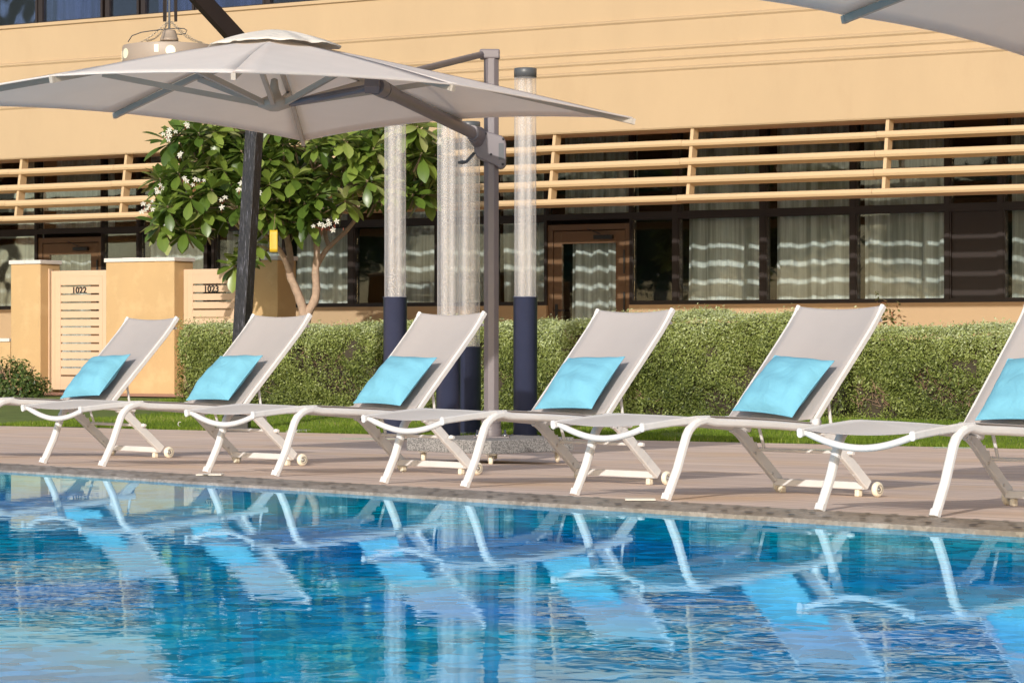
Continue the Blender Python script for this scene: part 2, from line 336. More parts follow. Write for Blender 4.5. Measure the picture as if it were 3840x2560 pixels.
def watermat():
    m, nt, out = nodes('pool_water'); g = N(nt, 'ShaderNodeNewGeometry')
    mp = N(nt, 'ShaderNodeMapping'); nt.links.new(g.outputs['Position'], mp.inputs['Vector'])
    big = N(nt, 'ShaderNodeTexNoise', Scale=.55, Detail=3.0); nt.links.new(mp.outputs[0], big.inputs['Vector'])
    cr = N(nt, 'ShaderNodeValToRGB'); e = cr.color_ramp.elements; e[0].position = .38; e[0].color = (.000,.29,.78,1); e[1].position = .66; e[1].color = (.000,.52,.74,1)
    nt.links.new(big.outputs['Fac'], cr.inputs[0])
    tile = N(nt, 'ShaderNodeTexVoronoi', Scale=14.0); nt.links.new(mp.outputs[0], tile.inputs['Vector'])
    sp = N(nt, 'ShaderNodeSeparateColor'); nt.links.new(tile.outputs['Color'], sp.inputs[0])
    mr = N(nt, 'ShaderNodeMapRange'); mr.inputs['To Min'].default_value = .6; mr.inputs['To Max'].default_value = 1.4; nt.links.new(sp.outputs[0], mr.inputs['Value'])
    mx = N(nt, 'ShaderNodeMix', data_type='RGBA', blend_type='MULTIPLY'); mx.inputs[0].default_value = 1; nt.links.new(cr.outputs[0], mx.inputs[6]); nt.links.new(mr.outputs[0], mx.inputs[7])
    df = N(nt, 'ShaderNodeBsdfDiffuse'); gl = N(nt, 'ShaderNodeBsdfGlossy', Roughness=.012); gl.inputs['Color'].default_value = (.60, .86, 1.0, 1); fr = N(nt, 'ShaderNodeFresnel', IOR=1.30); nt.links.new(mx.outputs[2], df.inputs['Color'])
    # ripples: calm by the edge, livelier towards the middle of the pool
    def noise(s, d, det=3.0):
        n = N(nt, 'ShaderNodeTexNoise', Scale=s, Detail=det, Distortion=d); nt.links.new(mp.outputs[0], n.inputs['Vector']); return n
    w1, w2, w3 = noise(2.6, .3), noise(7.5, .5, 2.0), noise(19.0, .2, 2.0)
    amp = noise(.35, 0.0, 1.0)
    dt = N(nt, 'ShaderNodeVectorMath', operation='DOT_PRODUCT'); dt.inputs[1].default_value = (-en.x, -en.y, 0); nt.links.new(g.outputs['Position'], dt.inputs[0])
    ar = N(nt, 'ShaderNodeMapRange'); d0 = -(E0.dot(en)); ar.inputs['From Min'].default_value = d0 + .2; ar.inputs['From Max'].default_value = d0 + 6.5
    ar.inputs['To Min'].default_value = .05; ar.inputs['To Max'].default_value = .40; nt.links.new(dt.outputs['Value'], ar.inputs['Value'])
    s1 = N(nt, 'ShaderNodeMath', operation='MULTIPLY'); s1.inputs[1].default_value = .8; nt.links.new(w1.outputs['Fac'], s1.inputs[0])
    s2 = N(nt, 'ShaderNodeMath', operation='MULTIPLY_ADD'); s2.inputs[1].default_value = .85; nt.links.new(w2.outputs['Fac'], s2.inputs[0]); nt.links.new(s1.outputs[0], s2.inputs[2])
    s3 = N(nt, 'ShaderNodeMath', operation='MULTIPLY_ADD'); s3.inputs[1].default_value = .05; nt.links.new(w3.outputs['Fac'], s3.inputs[0]); nt.links.new(s2.outputs[0], s3.inputs[2])
    s4 = N(nt, 'ShaderNodeMath', operation='MULTIPLY'); nt.links.new(s3.outputs[0], s4.inputs[0]); nt.links.new(ar.outputs[0], s4.inputs[1])
    b = N(nt, 'ShaderNodeBump', Strength=1.0, Distance=WAVE); nt.links.new(s4.outputs[0], b.inputs['Height']); nt.links.new(b.outputs[0], gl.inputs['Normal']); nt.links.new(b.outputs[0], fr.inputs['Normal'])
    msh = N(nt, 'ShaderNodeMixShader'); nt.links.new(fr.outputs[0], msh.inputs[0]); nt.links.new(df.outputs[0], msh.inputs[1]); nt.links.new(gl.outputs[0], msh.inputs[2])
    nt.links.new(msh.outputs[0], out.inputs[0]); return m
WAVE = 0.0026
M['water'] = watermat()
# clear acrylic with trains of bubbles
def bubbles(name, sx, dens, a0, edge=0.0):
    m, nt, out = nodes(name); tc = N(nt, 'ShaderNodeTexCoord'); mp = N(nt, 'ShaderNodeMapping'); mp.inputs['Scale'].default_value = (1, 1, .6); nt.links.new(tc.outputs['Object'], mp.inputs['Vector'])
    v = N(nt, 'ShaderNodeTexVoronoi', Scale=sx); nt.links.new(mp.outputs[0], v.inputs['Vector'])
    lt = N(nt, 'ShaderNodeMath', operation='LESS_THAN'); lt.inputs[1].default_value = dens; nt.links.new(v.outputs['Distance'], lt.inputs[0])
    nz = N(nt, 'ShaderNodeTexNoise', Scale=2.0, Detail=3.0); nt.links.new(tc.outputs['Object'], nz.inputs['Vector'])
    mr = N(nt, 'ShaderNodeMapRange'); mr.inputs['To Min'].default_value = a0*.7; mr.inputs['To Max'].default_value = a0*1.3; nt.links.new(nz.outputs['Fac'], mr.inputs['Value'])
    mxx = N(nt, 'ShaderNodeMath', operation='MAXIMUM'); nt.links.new(lt.outputs[0], mxx.inputs[0]); nt.links.new(mr.outputs[0], mxx.inputs[1])
    if edge:
        lw = N(nt, 'ShaderNodeLayerWeight', Blend=.35); pw = N(nt, 'ShaderNodeMath', operation='POWER'); pw.inputs[1].default_value = 3.0; nt.links.new(lw.outputs['Facing'], pw.inputs[0])
        ma = N(nt, 'ShaderNodeMath', operation='MULTIPLY_ADD', use_clamp=True); ma.inputs[1].default_value = edge; nt.links.new(pw.outputs[0], ma.inputs[0]); nt.links.new(mxx.outputs[0], ma.inputs[2]); mxx = ma
    tr = N(nt, 'ShaderNodeBsdfTransparent', Color=(1,.985,.96,1)); df = N(nt, 'ShaderNodeBsdfPrincipled', Roughness=.15); df.inputs['Base Color'].default_value = (.66,.655,.67,1)
    ms = N(nt, 'ShaderNodeMixShader'); nt.links.new(mxx.outputs[0], ms.inputs[0]); nt.links.new(tr.outputs[0], ms.inputs[1]); nt.links.new(df.outputs[0], ms.inputs[2])
    nt.links.new(ms.outputs[0], out.inputs[0]); return m
M['bub'] = bubbles('bubble_train', 90.0, .20, .20, .25)
M['acryl'] = bubbles('clear_acrylic', 60.0, .0, .19, 1.6)

# ------------------------------------------------------------------ setting
def world_grid(name, fn, nu, nv, m, kind='structure'):
    o = MB().grid(fn, nu, nv).build(name, m); tag(o, kind=kind); return o
def edge_pt(q): p = (E0 + E1) / 2 + ed * q; return p
COP = 0.36
def deck_fn(u, v):
    q = -30 + 50*u; p = edge_pt(q) + en*COP
    lyp = p.x*ST + p.y*CT; d = (LAWN - lyp) / (en.x*ST + en.y*CT)
    P = p + en*(d*v); return (P.x, P.y, gz(P.x, P.y))
world_grid('deck', deck_fn, 60, 40, M['deck'])
def lawn_fn(u, v):
    ly = LAWN + (29.2 - LAWN)*v; X, Y = toW(-48 + 66*u, ly)
    z = lz(ly) + .012*math.sin(X*1.7)*math.sin(Y*1.3) - (.012 if v == 0 else 0); return (X, Y, z)
world_grid('lawn', lawn_fn, 66, 20, M['soil'])
def terr_fn(u, v):
    X, Y = toW(-48 + 66*u, 29.2 + 16*v); return (X, Y, 0.0)
world_grid('terrace_paving', terr_fn, 4, 4, M['pave'])
def gr_fn(u, v): return (-300 + 600*u, -250 + 650*v, -1.2)
world_grid('ground', gr_fn, 4, 4, M['ground'])
# pool edge stone: gently dropping to the water
cop = MB()
def cop_pt(q, w):
    p = edge_pt(q) + en*w; zz = gz(p.x, p.y)
    k = max(0, 1 - w/COP); return (p.x, p.y, zz - .022*k*k)
CO = empty('pool_edge', (edge_pt(0).x, edge_pt(0).y, 0), math.atan2(ed.y, ed.x)); CO_inv = None
bpy.data.objects.remove(CO)
a0 = math.atan2(ed.y, ed.x)
def ef(q, w):      # edge frame -> local coords of an object at edge_pt(0) rotated by a0
    p = cop_pt(q, w); return (q, w, p[2])
cm = MB().grid(lambda u, v: ef(-30 + 50*u, COP*v), 200, 6)
cm.grid(lambda u, v: (-30 + 50*u, 0.0 - .004*v, ef(-30+50*u, 0)[2] - .5*v), 200, 1)
co = cm.build('pool_edge', M['coping']); co.location = (edge_pt(0).x, edge_pt(0).y, 0); co.rotation_euler = (0, 0, a0); tag(co, kind='structure')
# drain slots cut in two rows along the edge
sl = MB()
for row, w in enumerate((.06, .16, .27)):
    q = -6.5
    while q < 6:
        L_ = .022 + .02*random.random(); w_ = w + random.uniform(-.01, .01)
        z = cop_pt(q, w_)[2] + .0025
        n = 8; vs = [(q + L_*.55*math.cos(6.283*k/n), w_ + .017*math.sin(6.283*k/n), cop_pt(q, w_ + .017*math.sin(6.283*k/n))[2] + .007) for k in range(n)]
        sl.add(vs, [tuple(range(n))]); q += random.uniform(.11, .24)
so = sl.build('drain_slots', M['black']); so.location = co.location; so.rotation_euler = co.rotation_euler; so.parent = None
tag(so, kind='structure')
wm = MB(); o_ = edge_pt(0)
wm.grid(lambda u, v: (-32 + 54*u, -30*(1 - v), 0), 2, 2, False)
wo = wm.build('pool_water', M['water']); wo.location = (o_.x, o_.y, -.02); wo.rotation_euler = (0, 0, a0); tag(wo, kind='structure')

# grass blades
def grass():
    n = 170000
    lx = RNG.uniform(-19.5, -6.0, n)
    ly = LAWN - .03 + (25.9 - LAWN)*RNG.random(n)**1.5
    m2 = 30000; lx[:m2] = RNG.uniform(-22, -16.6, m2); ly[:m2] = RNG.uniform(25.5, 28.0, m2)
    X = lx*CT + ly*ST; Y = -lx*ST + ly*CT
    bare = (np.sin(X*2.1 + 1)*np.sin(Y*1.7) + np.sin(X*5.3)*.4 > 1.05) & (RNG.random(n) < .8)
    X, Y, ly = X[~bare], Y[~bare], ly[~bare]; n = len(X)
    z = -.158 + .158*np.clip((ly - LAWN)/7.2, 0, 1) + .012*np.sin(X*1.7)*np.sin(Y*1.3) - .012
    h = RNG.uniform(.02, .052, n); a = RNG.uniform(0, 6.283, n); w = RNG.uniform(.003, .006, n)
    dx, dy = np.cos(a), np.sin(a); ln = RNG.uniform(0, .6, n)*h; b = RNG.uniform(0, 6.283, n)
    v = np.empty((n, 3, 3)); v[:, 0] = np.stack([X - dx*w, Y - dy*w, z], 1); v[:, 1] = np.stack([X + dx*w, Y + dy*w, z], 1)
    v[:, 2] = np.stack([X + np.cos(b)*ln, Y + np.sin(b)*ln, z + h], 1)
    rn = np.clip(.5 + .25*np.sin(X*1.3)*np.sin(Y*2.2) + RNG.normal(0, .22, n), 0, 1)
    o = faces_mesh('grass', v, 3, M['grass'], rnd=rn); tag(o, kind='stuff')
grass()

# ------------------------------------------------------------------ hedges and shrubs
def leaves(P, Nn, size, name, m, parent, rnd):
    n = len(P); # rhombic leaf, random tilt around an outward normal
    t = RNG.normal(0, 1, (n, 3)); d = Nn + t*.75; d /= np.linalg.norm(d, axis=1)[:, None]
    a = np.cross(d, RNG.normal(0, 1, (n, 3))); a /= np.linalg.norm(a, axis=1)[:, None]; b = np.cross(d, a)
    s = (size*RNG.uniform(.6, 1.35, n))[:, None]
    v = np.stack([P - a*s, P + b*s*.42, P + a*s, P - b*s*.42], 1)
    return faces_mesh(name, v, 4, m, parent, rnd)
def hedge(name, label, lx0, lx1, ly0, depth, topfn, nleaf, m=M['hedge'], size=.0165, twigs=260, group=None):
    zc = lz(ly0); root = bempty(name, lx0, ly0, zc, label, 'hedge', group)
    Lx = lx1 - lx0
    def H(x): return topfn(x + lx0) - zc
    def surf(x, s, ins=0.0):
        # s: 0..1 front face from ground to top, 1..2 across the top; rounded shoulder
        h = H(x) + .025*math.sin(x*3.1) ; return h
    x = RNG.uniform(-.0, 1.0, nleaf)*Lx; hh = np.array([topfn(q + lx0) - zc for q in x]) + .025*np.sin(x*2.1+.5) + .018*np.sin(x*5.7) + .014*np.sin(x*17.3 + 1)
    wave = .06*np.sin(x*2.3 + 1) + .04*np.sin(x*5.9)
    part = RNG.random(nleaf); P = np.zeros((nleaf, 3)); Nn = np.zeros((nleaf, 3))
    fr = part < .66; en_ = (part >= .66) & (part < .70); tp = part >= .70
    r = .16
    z = RNG.random(nleaf)*hh
    bul = .06*np.sin(x*4.1 + z*5) + .05*np.sin(x*9.3 - z*8)*np.sin(z*6.5 + x*2.7) + .03*np.sin(x*19 + z*13)*np.sin(z*17 - x*5)
    P[:, 0] = x; P[fr, 1] = (wave*.4 + bul)[fr] ; P[fr, 2] = z[fr]
    k = np.clip((P[:, 2] - (hh - r))/r, 0, 1); P[fr, 1] += (r*(1 - np.sqrt(np.clip(1 - k*k, 0, 1))))[fr]
    Nn[fr] = np.stack([0*x, -1 + .5*k, .35 + k], 1)[fr]
    yt = RNG.random(nleaf)*depth; P[tp, 1] = yt[tp] + .05; e = np.clip((r - yt)/r, 0, 1)
    P[tp, 2] = (hh - r*(1 - np.sqrt(np.clip(1 - e*e, 0, 1))) + .012*np.sin(x*11) + .01*np.sin(yt*14 + x*6))[tp]; Nn[tp] = (0, -.2, 1)
    P[en_, 0] = np.where(RNG.random(en_.sum()) < .8, 0, Lx) + RNG.normal(0, .02, en_.sum()); P[en_, 1] = (RNG.random(nleaf)*depth)[en_]; P[en_, 2] = z[en_]; Nn[en_] = (-1, 0, .3)
    cx = np.clip((r - x)/r, 0, 1); P[fr, 1] += (r*.8*(1 - np.sqrt(np.clip(1 - cx*cx, 0, 1))))[fr]
    P += RNG.normal(0, 1, (nleaf, 3))*np.array([.01, .022, .016])
    spray = RNG.random(nleaf) < .05; P[spray & tp, 2] += RNG.random((spray & tp).sum())*.07
    # thin patches where the woody inside shows
    thin = (np.sin(x*1.9 + .6)*np.sin(z*4.3 + x*1.1) + .6*np.sin(x*5.1 + z*7)) > .70
    keep = ~(fr & thin & (P[:, 2] < hh*.8) & (RNG.random(nleaf) < .70)); 
    rn = np.clip(.28 + .50*(P[:, 2]/hh)**3 + RNG.normal(0, .17, nleaf) + .10*np.sin(x*3.3 + z*4), 0, 1)  # sunlit top, pale growth and patchy shading put into the leaf tone
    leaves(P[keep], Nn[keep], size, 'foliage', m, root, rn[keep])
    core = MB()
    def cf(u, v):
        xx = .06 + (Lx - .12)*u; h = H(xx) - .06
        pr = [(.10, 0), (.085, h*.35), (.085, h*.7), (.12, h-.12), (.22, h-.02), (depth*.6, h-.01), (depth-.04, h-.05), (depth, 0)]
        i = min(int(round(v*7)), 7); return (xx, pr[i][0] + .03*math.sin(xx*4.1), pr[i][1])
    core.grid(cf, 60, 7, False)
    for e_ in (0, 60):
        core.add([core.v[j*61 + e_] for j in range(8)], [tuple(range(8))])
    tw = MB()
    for i in range(twigs):
        xx = random.uniform(.1, Lx-.1); zz = random.uniform(.1, .8)*H(xx)
        if math.sin(xx*1.9 + .6)*math.sin(zz*4.3 + xx*1.1) + .6*math.sin(xx*5.1 + zz*7) < .50: continue
        a = random.uniform(-1.2, 1.2); l = random.uniform(.05, .16)
        p0 = Vector((xx, .03 + random.uniform(-.02, .05), zz)); p1 = p0 + Vector((math.sin(a)*l, random.uniform(-.03, .02), math.cos(a)*l*.7)); p2 = p1 + Vector((random.uniform(-.04, .04), -.01, random.uniform(-.01, .05)))
        tw.tube([p0, p1, p2], [.003, .0022, .0012], 4, False)
    core_n = len(core.f); core.add(tw.v, tw.f, True); co = core.build('branches', M['hedge_in'], root); co.data.materials.append(M['twig'])
    co.data.polygons.foreach_set('material_index', [0]*core_n + [1]*(len(core.f) - core_n))
    return root
HLY = 25.5
def lxat(x, ly): return PB(x, 1200, ly)[0]
pts = [(655, 1234), (1100, 1226), (1870, 1212), (2350, 1192), (2600, 1184), (2900, 1180), (3150, 1186)]
tl = [(lxat(x, HLY), PB(x, y, HLY)[1]) for x, y in pts]
def topA(x):
    for (a, za), (b, zb) in zip(tl, tl[1:]):
        if x <= b: return za + (zb - za)*max(0, (x - a))/(b - a)
    return tl[-1][1]
hedge('clipped_hedge', 'long clipped green hedge running behind the loungers and the clear columns', lxat(668, HLY), lxat(3160, HLY), HLY, .95, topA, 200000, twigs=900)
ptsb = [(3160, 1254), (3400, 1246), (3700, 1226), (4600, 1216)]
tlb = [(lxat(x, HLY+.1), PB(x, y, HLY+.1)[1]) for x, y in ptsb]
def topB(x):
    for (a, za), (b, zb) in zip(tlb, tlb[1:]):
        if x <= b: return za + (zb - za)*max(0, (x - a))/(b - a)
    return tlb[-1][1]
hedge('clipped_hedge', 'lower hedge with bare brown twigs showing between the last two loungers at the right', lxat(3165, HLY), lxat(4700, HLY), HLY+.1, .9, topB, 90000, twigs=1600)
def shrub(name, label, x, y, ly, w, h, n, m, size, cat='shrub'):
    lx, _ = PB(x, y, ly); z0 = lz(ly) if ly < 29 else 0
    root = bempty(name, lx, ly, z0, label, cat)
    P = RNG.normal(0, 1, (n, 3)); P /= np.linalg.norm(P, axis=1)[:, None]; P[:, 2] = np.abs(P[:, 2])
    rr = RNG.uniform(.55, 1.0, n)[:, None]*(1 + .22*np.sin(P[:, 0:1]*7)*np.sin(P[:, 2:3]*6 + P[:, 0:1]*4)); Nn = P.copy(); P = P*rr*np.array([w, w*.6, h])
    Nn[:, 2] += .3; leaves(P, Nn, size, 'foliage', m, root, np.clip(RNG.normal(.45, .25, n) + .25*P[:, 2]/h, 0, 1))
    st = MB()
    for i in range(12):
        a = random.uniform(0, 6.28); st.tube([(0, 0, 0), (math.cos(a)*w*.35, math.sin(a)*w*.25, h*.5), (math.cos(a)*w*.6, math.sin(a)*w*.35, h*.85)], [.012, .008, .003], 5)
    st.build('stems', M['twig'], root)
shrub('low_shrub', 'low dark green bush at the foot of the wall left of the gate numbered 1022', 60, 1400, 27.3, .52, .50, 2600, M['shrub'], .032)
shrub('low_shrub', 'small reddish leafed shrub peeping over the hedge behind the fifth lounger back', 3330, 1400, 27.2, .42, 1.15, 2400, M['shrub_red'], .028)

# ------------------------------------------------------------------ hotel building
BF, BG = 30.0, 33.4
bld = bempty('hotel_building', 0, BF, 0, 'long sand coloured hotel building with dark ground floor windows behind horizontal louvres', 'building')
def bl(lx, ly, z): return (lx, ly - BF, z)
X0, X1 = -46.0, 16.0
zs = PB(1920, 511, BF)[1]; zu = PB(640, 45, BF)[1]
# fascia with moulded grooves as one profile
def zl(y): return PB(1920, y, BF)[1]
prof = [(.60, zs), (0.0, zs), (-.012, zs + .02)]
def step(z, d0, d1): return [(d0, z - .030), (d0 - .018, z - .006), (d0 - .018, z + .008), (d1, z + .034)]
prof += step(zl(294), -.012, .010) + [(.010, zl(262))] + step(zl(256), .010, .028) + step(zl(217), .028, .048) + step(zl(111), .048, .072) + [(.075, zu - .06), (.045, zu - .045), (.045, zu), (.30, zu + .01)]
fm = MB(); nx = 60
for i in range(nx+1):
    xx = X0 + (X1 - X0)*i/nx
    for (y, z) in prof: fm.v.append((xx, y, z))
k_ = len(prof)
for i in range(nx):
    for j in range(k_-1): fm.f.append((i*k_+j, (i+1)*k_+j, (i+1)*k_+j+1, i*k_+j+1)); fm.sm.append(False)
fm.build('fascia', M['wall'], bld)
up = MB(); up.box((X0, .0, zu + 1.9), (X1, .35, zu + 6.5)); up.box((X0, .36, zu + 6.4), (X1, 14, zu + 6.5)); up.box((X0-.3, .01, -.4), (X0, 14, zu+6.5)); up.box((X1, .01, -.4), (X1+.3, 14, zu+6.5)); up.box((X0, 13.7, -.4), (X1, 14, zu+6.4))
up.build('upper_wall', M['wall'], bld)
zb = PB(1920, 1137, BG)[1]; ztr0 = PB(1920, 832, BG)[1]; ztr1 = PB(1920, 815, BG)[1]; zt = PB(1920, 505, BG)[1]
D = BG - BF
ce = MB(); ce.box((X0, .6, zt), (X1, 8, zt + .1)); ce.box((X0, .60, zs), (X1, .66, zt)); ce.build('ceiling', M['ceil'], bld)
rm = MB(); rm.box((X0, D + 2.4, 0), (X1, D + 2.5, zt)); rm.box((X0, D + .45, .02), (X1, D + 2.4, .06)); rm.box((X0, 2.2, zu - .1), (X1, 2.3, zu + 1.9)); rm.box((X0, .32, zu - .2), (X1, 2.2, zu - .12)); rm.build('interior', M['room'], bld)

# horizontal louvres
lv = [(553, 585), (619.5, 653.5), (685.5, 720), (753, 784)]
for i, (ya, yb) in enumerate(lv):
    zt_ = zl(ya); zb_ = zl(yb); yy = -.03 - .045*i; m_ = MB()
    segs = [X0] + [lxat(x, BF) for x in (40, 430, 900, 1400, 2015, 2560, 3290)] + [X1]
    for s0, s1 in zip(segs, segs[1:]):
        dz = random.uniform(-.004, .004); hh = zt_ - zb_
        pr = [(yy, zb_ + hh*.30), (yy - .012, zb_ + hh*.55), (yy, zt_ - .008), (yy + .02, zt_), (yy + .255, zt_ + .010), (yy + .26, zb_ + .03), (yy + .12, zb_)]
        n = len(pr); vs = [(s0 + .002, a, b + dz) for a, b in pr] + [(s1 - .002, a, b + dz) for a, b in pr]
        m_.add(vs, [(j, n + j, n + (j+1) % n, (j+1) % n) for j in range(n)] + [tuple(range(n)), tuple(range(2*n-1, n-1, -1))])
    m_.build('louvre', M['louvre'], bld)
for x in (75, 468, 930, 1427, 2075, 2592, 3325, 3990, 4500, -420, -900):
    lx = lxat(x, BF); m_ = MB(); ztop = zs; zbot = zl(784)
    m_.add([(lx-.022, .03, ztop), (lx+.022, .03, ztop), (lx+.022, .17, ztop), (lx-.022, .17, ztop), (lx-.022, -.11, zbot+.06), (lx+.022, -.11, zbot+.06), (lx+.022, .03, zbot+.06), (lx-.022, .03, zbot+.06)],
        [(0,1,2,3),(7,6,5,4),(0,4,5,1),(1,5,6,2),(2,6,7,3),(3,7,4,0)]); m_.build('louvre_hanger', M['louvre'], bld)
# ground-floor glazing. (x0, x1, kind) in photo columns
def G(x): return PB(x, 900, BG)[0]
bays = [(-1050,-560,'c'),(-545,-80,'c'),(-65,140,'c'),(148,388,'door'),(391,522,'dark'),(530,774,'c'),(786,802,'p'),(812,1068,'c'),(1076,1314,'c'),(1334,1455,'dark'),(1462,1640,'c'),(1652,1850,'c'),(1862,2051,'c'),(2058,2368,'door'),(2373,2531,'dark'),(2548,2858,'c'),(2875,3196,'c'),(3214,3551,'c'),(3566,3750,'panel'),(3768,4000,'c'),(4016,4300,'c'),(4316,4600,'door')]
def curtain(x0, x1, z0, z1, y, seed, parent, gap=0.0):
    rs = random.Random(seed); n = max(24, int((x1 - x0)/.018)); m_ = MB()
    ph = rs.uniform(0, 6); f1, f2 = rs.uniform(13, 27), rs.uniform(33, 55); a1, a2 = rs.uniform(.025, .06), rs.uniform(0, .05)
    def fn(u, v):
        x = x0 + (x1 - x0)*u; e = (1 - v*.35)
        q = math.sin(x*f1 + ph + 1.8*math.sin(x*3.1 + ph) + 1.1*math.sin(x*7.3 - ph)); d = a1*(q + .35*abs(q)) + .016*math.sin(x*f2 + 2*ph) + a2*math.sin(x*4.3 + ph*3); return (x + .012*math.sin(v*3 + x*9), y + d*e, z1 + (z0 - z1)*v)
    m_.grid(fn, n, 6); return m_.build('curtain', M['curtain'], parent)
def win(x0, x1, kind, idx):
    a, b = G(x0), G(x1)
    if kind == 'p': return
    if kind == 'door':
        dr = MB(); zf = .03; top = PB(1920, 848, BG)[1]; y0, y1 = D - .03, D + .06; w = .085
        dr.box((a, y0, zf), (a+w, y1, top)); dr.box((b-w, y0, zf), (b, y1, top)); dr.box((a+w, y0, top-w), (b-w, y1, top))
        do = dr.build('door', M['door'], bld, .004)
        lf = MB(); la, lb = a+w+.012, b-w-.012; s = .13; lt = top-w-.012; y0, y1 = D-.02, D+.035
        lf.box((la, y0, zf), (la+s, y1, lt)); lf.box((lb-s-.02, y0, zf), (lb, y1, lt)); lf.box((la+s, y0, lt-.18), (lb-s-.02, y1, lt)); lf.box((la+s, y0, zf), (lb-s-.02, y1, zf+.20))
        lo = lf.build('leaf', M['door'], do, .003)
        MB().box((la+s, D, zf+.2), (lb-s-.02, D+.008, lt-.18)).build('pane', M['glass'], do)
        h = MB(); zz = PB(1920, 1165, BG)[1]; h.box((la+.03, D-.045, zz-.09), (la+.07, D-.0205, zz+.09)); h.beam((la+.05, D-.045, zz), (la+.05, D-.08, zz), .02, .02, (1,0,0)); h.beam((la+.04, D-.078, zz), (la+.21, D-.078, zz), .016, .022, (0,1,0)); h.build('handle', M['black'], do, .003)
        c = MB(); cx = lb - .48; c.box((cx, D-.09, lt-.125), (cx+.30, D-.022, lt-.065)); c.beam((cx+.12, D-.10, lt-.05), (cx-.12, D-.06, lt+.03), .02, .012); c.build('door_closer', M['black'], do, .004)
        hg = MB()
        for zz in (lt-.45, lt-1.05): hg = MB(); hg.tube([(lb+.005, D-.05, zz-.17), (lb+.005, D-.05, zz+.17)], .014, 8); hg.build('hinge', M['black'], do)
        curtain(la+s-.02, lb-s, .05, lt-.1, D+.26, idx, do)
        z0t = ztr1 + .02; a2, b2 = a, b; parts = [(ztr1, zt)]
    else:
        parts = [(zb, ztr0), (ztr1, zt)]
    fr = MB(); w = .022; y0, y1 = D-.05, D+.07
    for (p, q) in parts:
        fr.box((a, y0, p), (a+w, y1, q)); fr.box((b-w, y0, p), (b, y1, q)); fr.box((a+w, y0, p), (b-w, y1, p+w)); fr.box((a+w, y0, q-w), (b-w, y1, q))
    if kind == 'c' and (b - a) > 1.0 and idx % 2: mxx = a + .42*(b-a)
    fo = fr.build('window', M['frame_w'], bld)
    pn = MB()
    for (p, q) in parts: pn.box((a+w, D+.005, p+w), (b-w, D+.012, q-w))
    if kind == 'panel': 
        MB().box((a+w, D-.01, zb+w), (b-w, D+.004, ztr0-w)).build('solid_panel', M['frame_w'], fo)
        pn = MB().box((a+w, D+.005, ztr1+w), (b-w, D+.012, zt-w))
    pn.build('pane', M['glass'], fo)
    if kind == 'c': curtain(a+w+.02, b-w*.4, zb-.1, zt-.02, D+.15, idx*3+1, fo)
    if kind == 'door': curtain(a+w+.08, b-w, ztr1, zt-.02, D+.27, idx*3+1, fo)
for i, (a, b, k) in enumerate(bays): win(a, b, k, i)
# transom rails, mullions and sill as one frame
tr = MB(); y0, y1 = D-.06, D+.08
xs = [G(b[0]) for b in bays] + [G(bays[-1][1])]
prev = X0
doors = [(G(a), G(b)) for a, b, k in bays if k == 'door']
def span(x0, x1, z0, z1, skip):
    cur = x0
    for (a, b) in sorted(skip):
        if a > cur: tr.box((cur, y0, z0), (a, y1, z1)); cur = b
    tr.box((cur, y0, z0), (x1, y1, z1))
span(G(-1050), G(4600), ztr0, ztr1, [])
span(G(-1050), G(4600), zb-.035, zb, doors)
for (p, q) in zip(bays, bays[1:]):
    a, b = G(p[1]), G(q[0])
    if b - a > .004: tr.box((a, y0-.004, zb), (b, y1, ztr0)); tr.box((a, y0-.004, ztr1), (b, y1, zt))
tr.build('window_rail', M['frame_w'], bld)
bw = MB(); cur = X0
for (a, b) in sorted(doors): bw.box((cur, D-.08, -.3), (a-.002, D+.2, zb-.036)); cur = b+.002
bw.box((cur, D-.08, -.3), (X1, D+.2, zb-.036))
bw.box((X0, D-.08, zb-.03), (G(-1050)-.002, D+.2, zt)); bw.box((G(4600)+.002, D-.08, zb-.03), (X1, D+.2, zt))
bw.build('base_wall', M['wall'], bld)
# upper-floor glazing
def GU(x): return PB(x, 40, BF + .3)[0]
ub = [(-800,-480),(-470,-140),(-130,148),(163,392),(414,528),(548,735),(752,1000),(1015,1300),(1320,1600),(1620,1950),(1970,2300),(2320,2700),(2720,3100),(3120,3600),(3620,4100)]
for i, (a, b) in enumerate(ub):
    a, b = GU(a), GU(b); f_ = MB(); w = .03; z0, z1 = zu+.012, zu+1.88
    f_.box((a-.05, .24, z0), (a+w, .34, z1)); f_.box((b-w, .24, z0), (b+.01, .34, z1)); f_.box((a+w, .24, z0), (b-w, .34, z0+.03)); f_.box((a+w, .24, z1-w), (b-w, .34, z1))
    fo = f_.build('window', M['frame_w'], bld)
    MB().box((a+w, .28, z0+.03), (b-w, .288, z1-w)).build('pane', M['glass_up'], fo)
    if i % 3 != 1: curtain(a+w, b-w, z0, z1, .55, 100+i, fo)

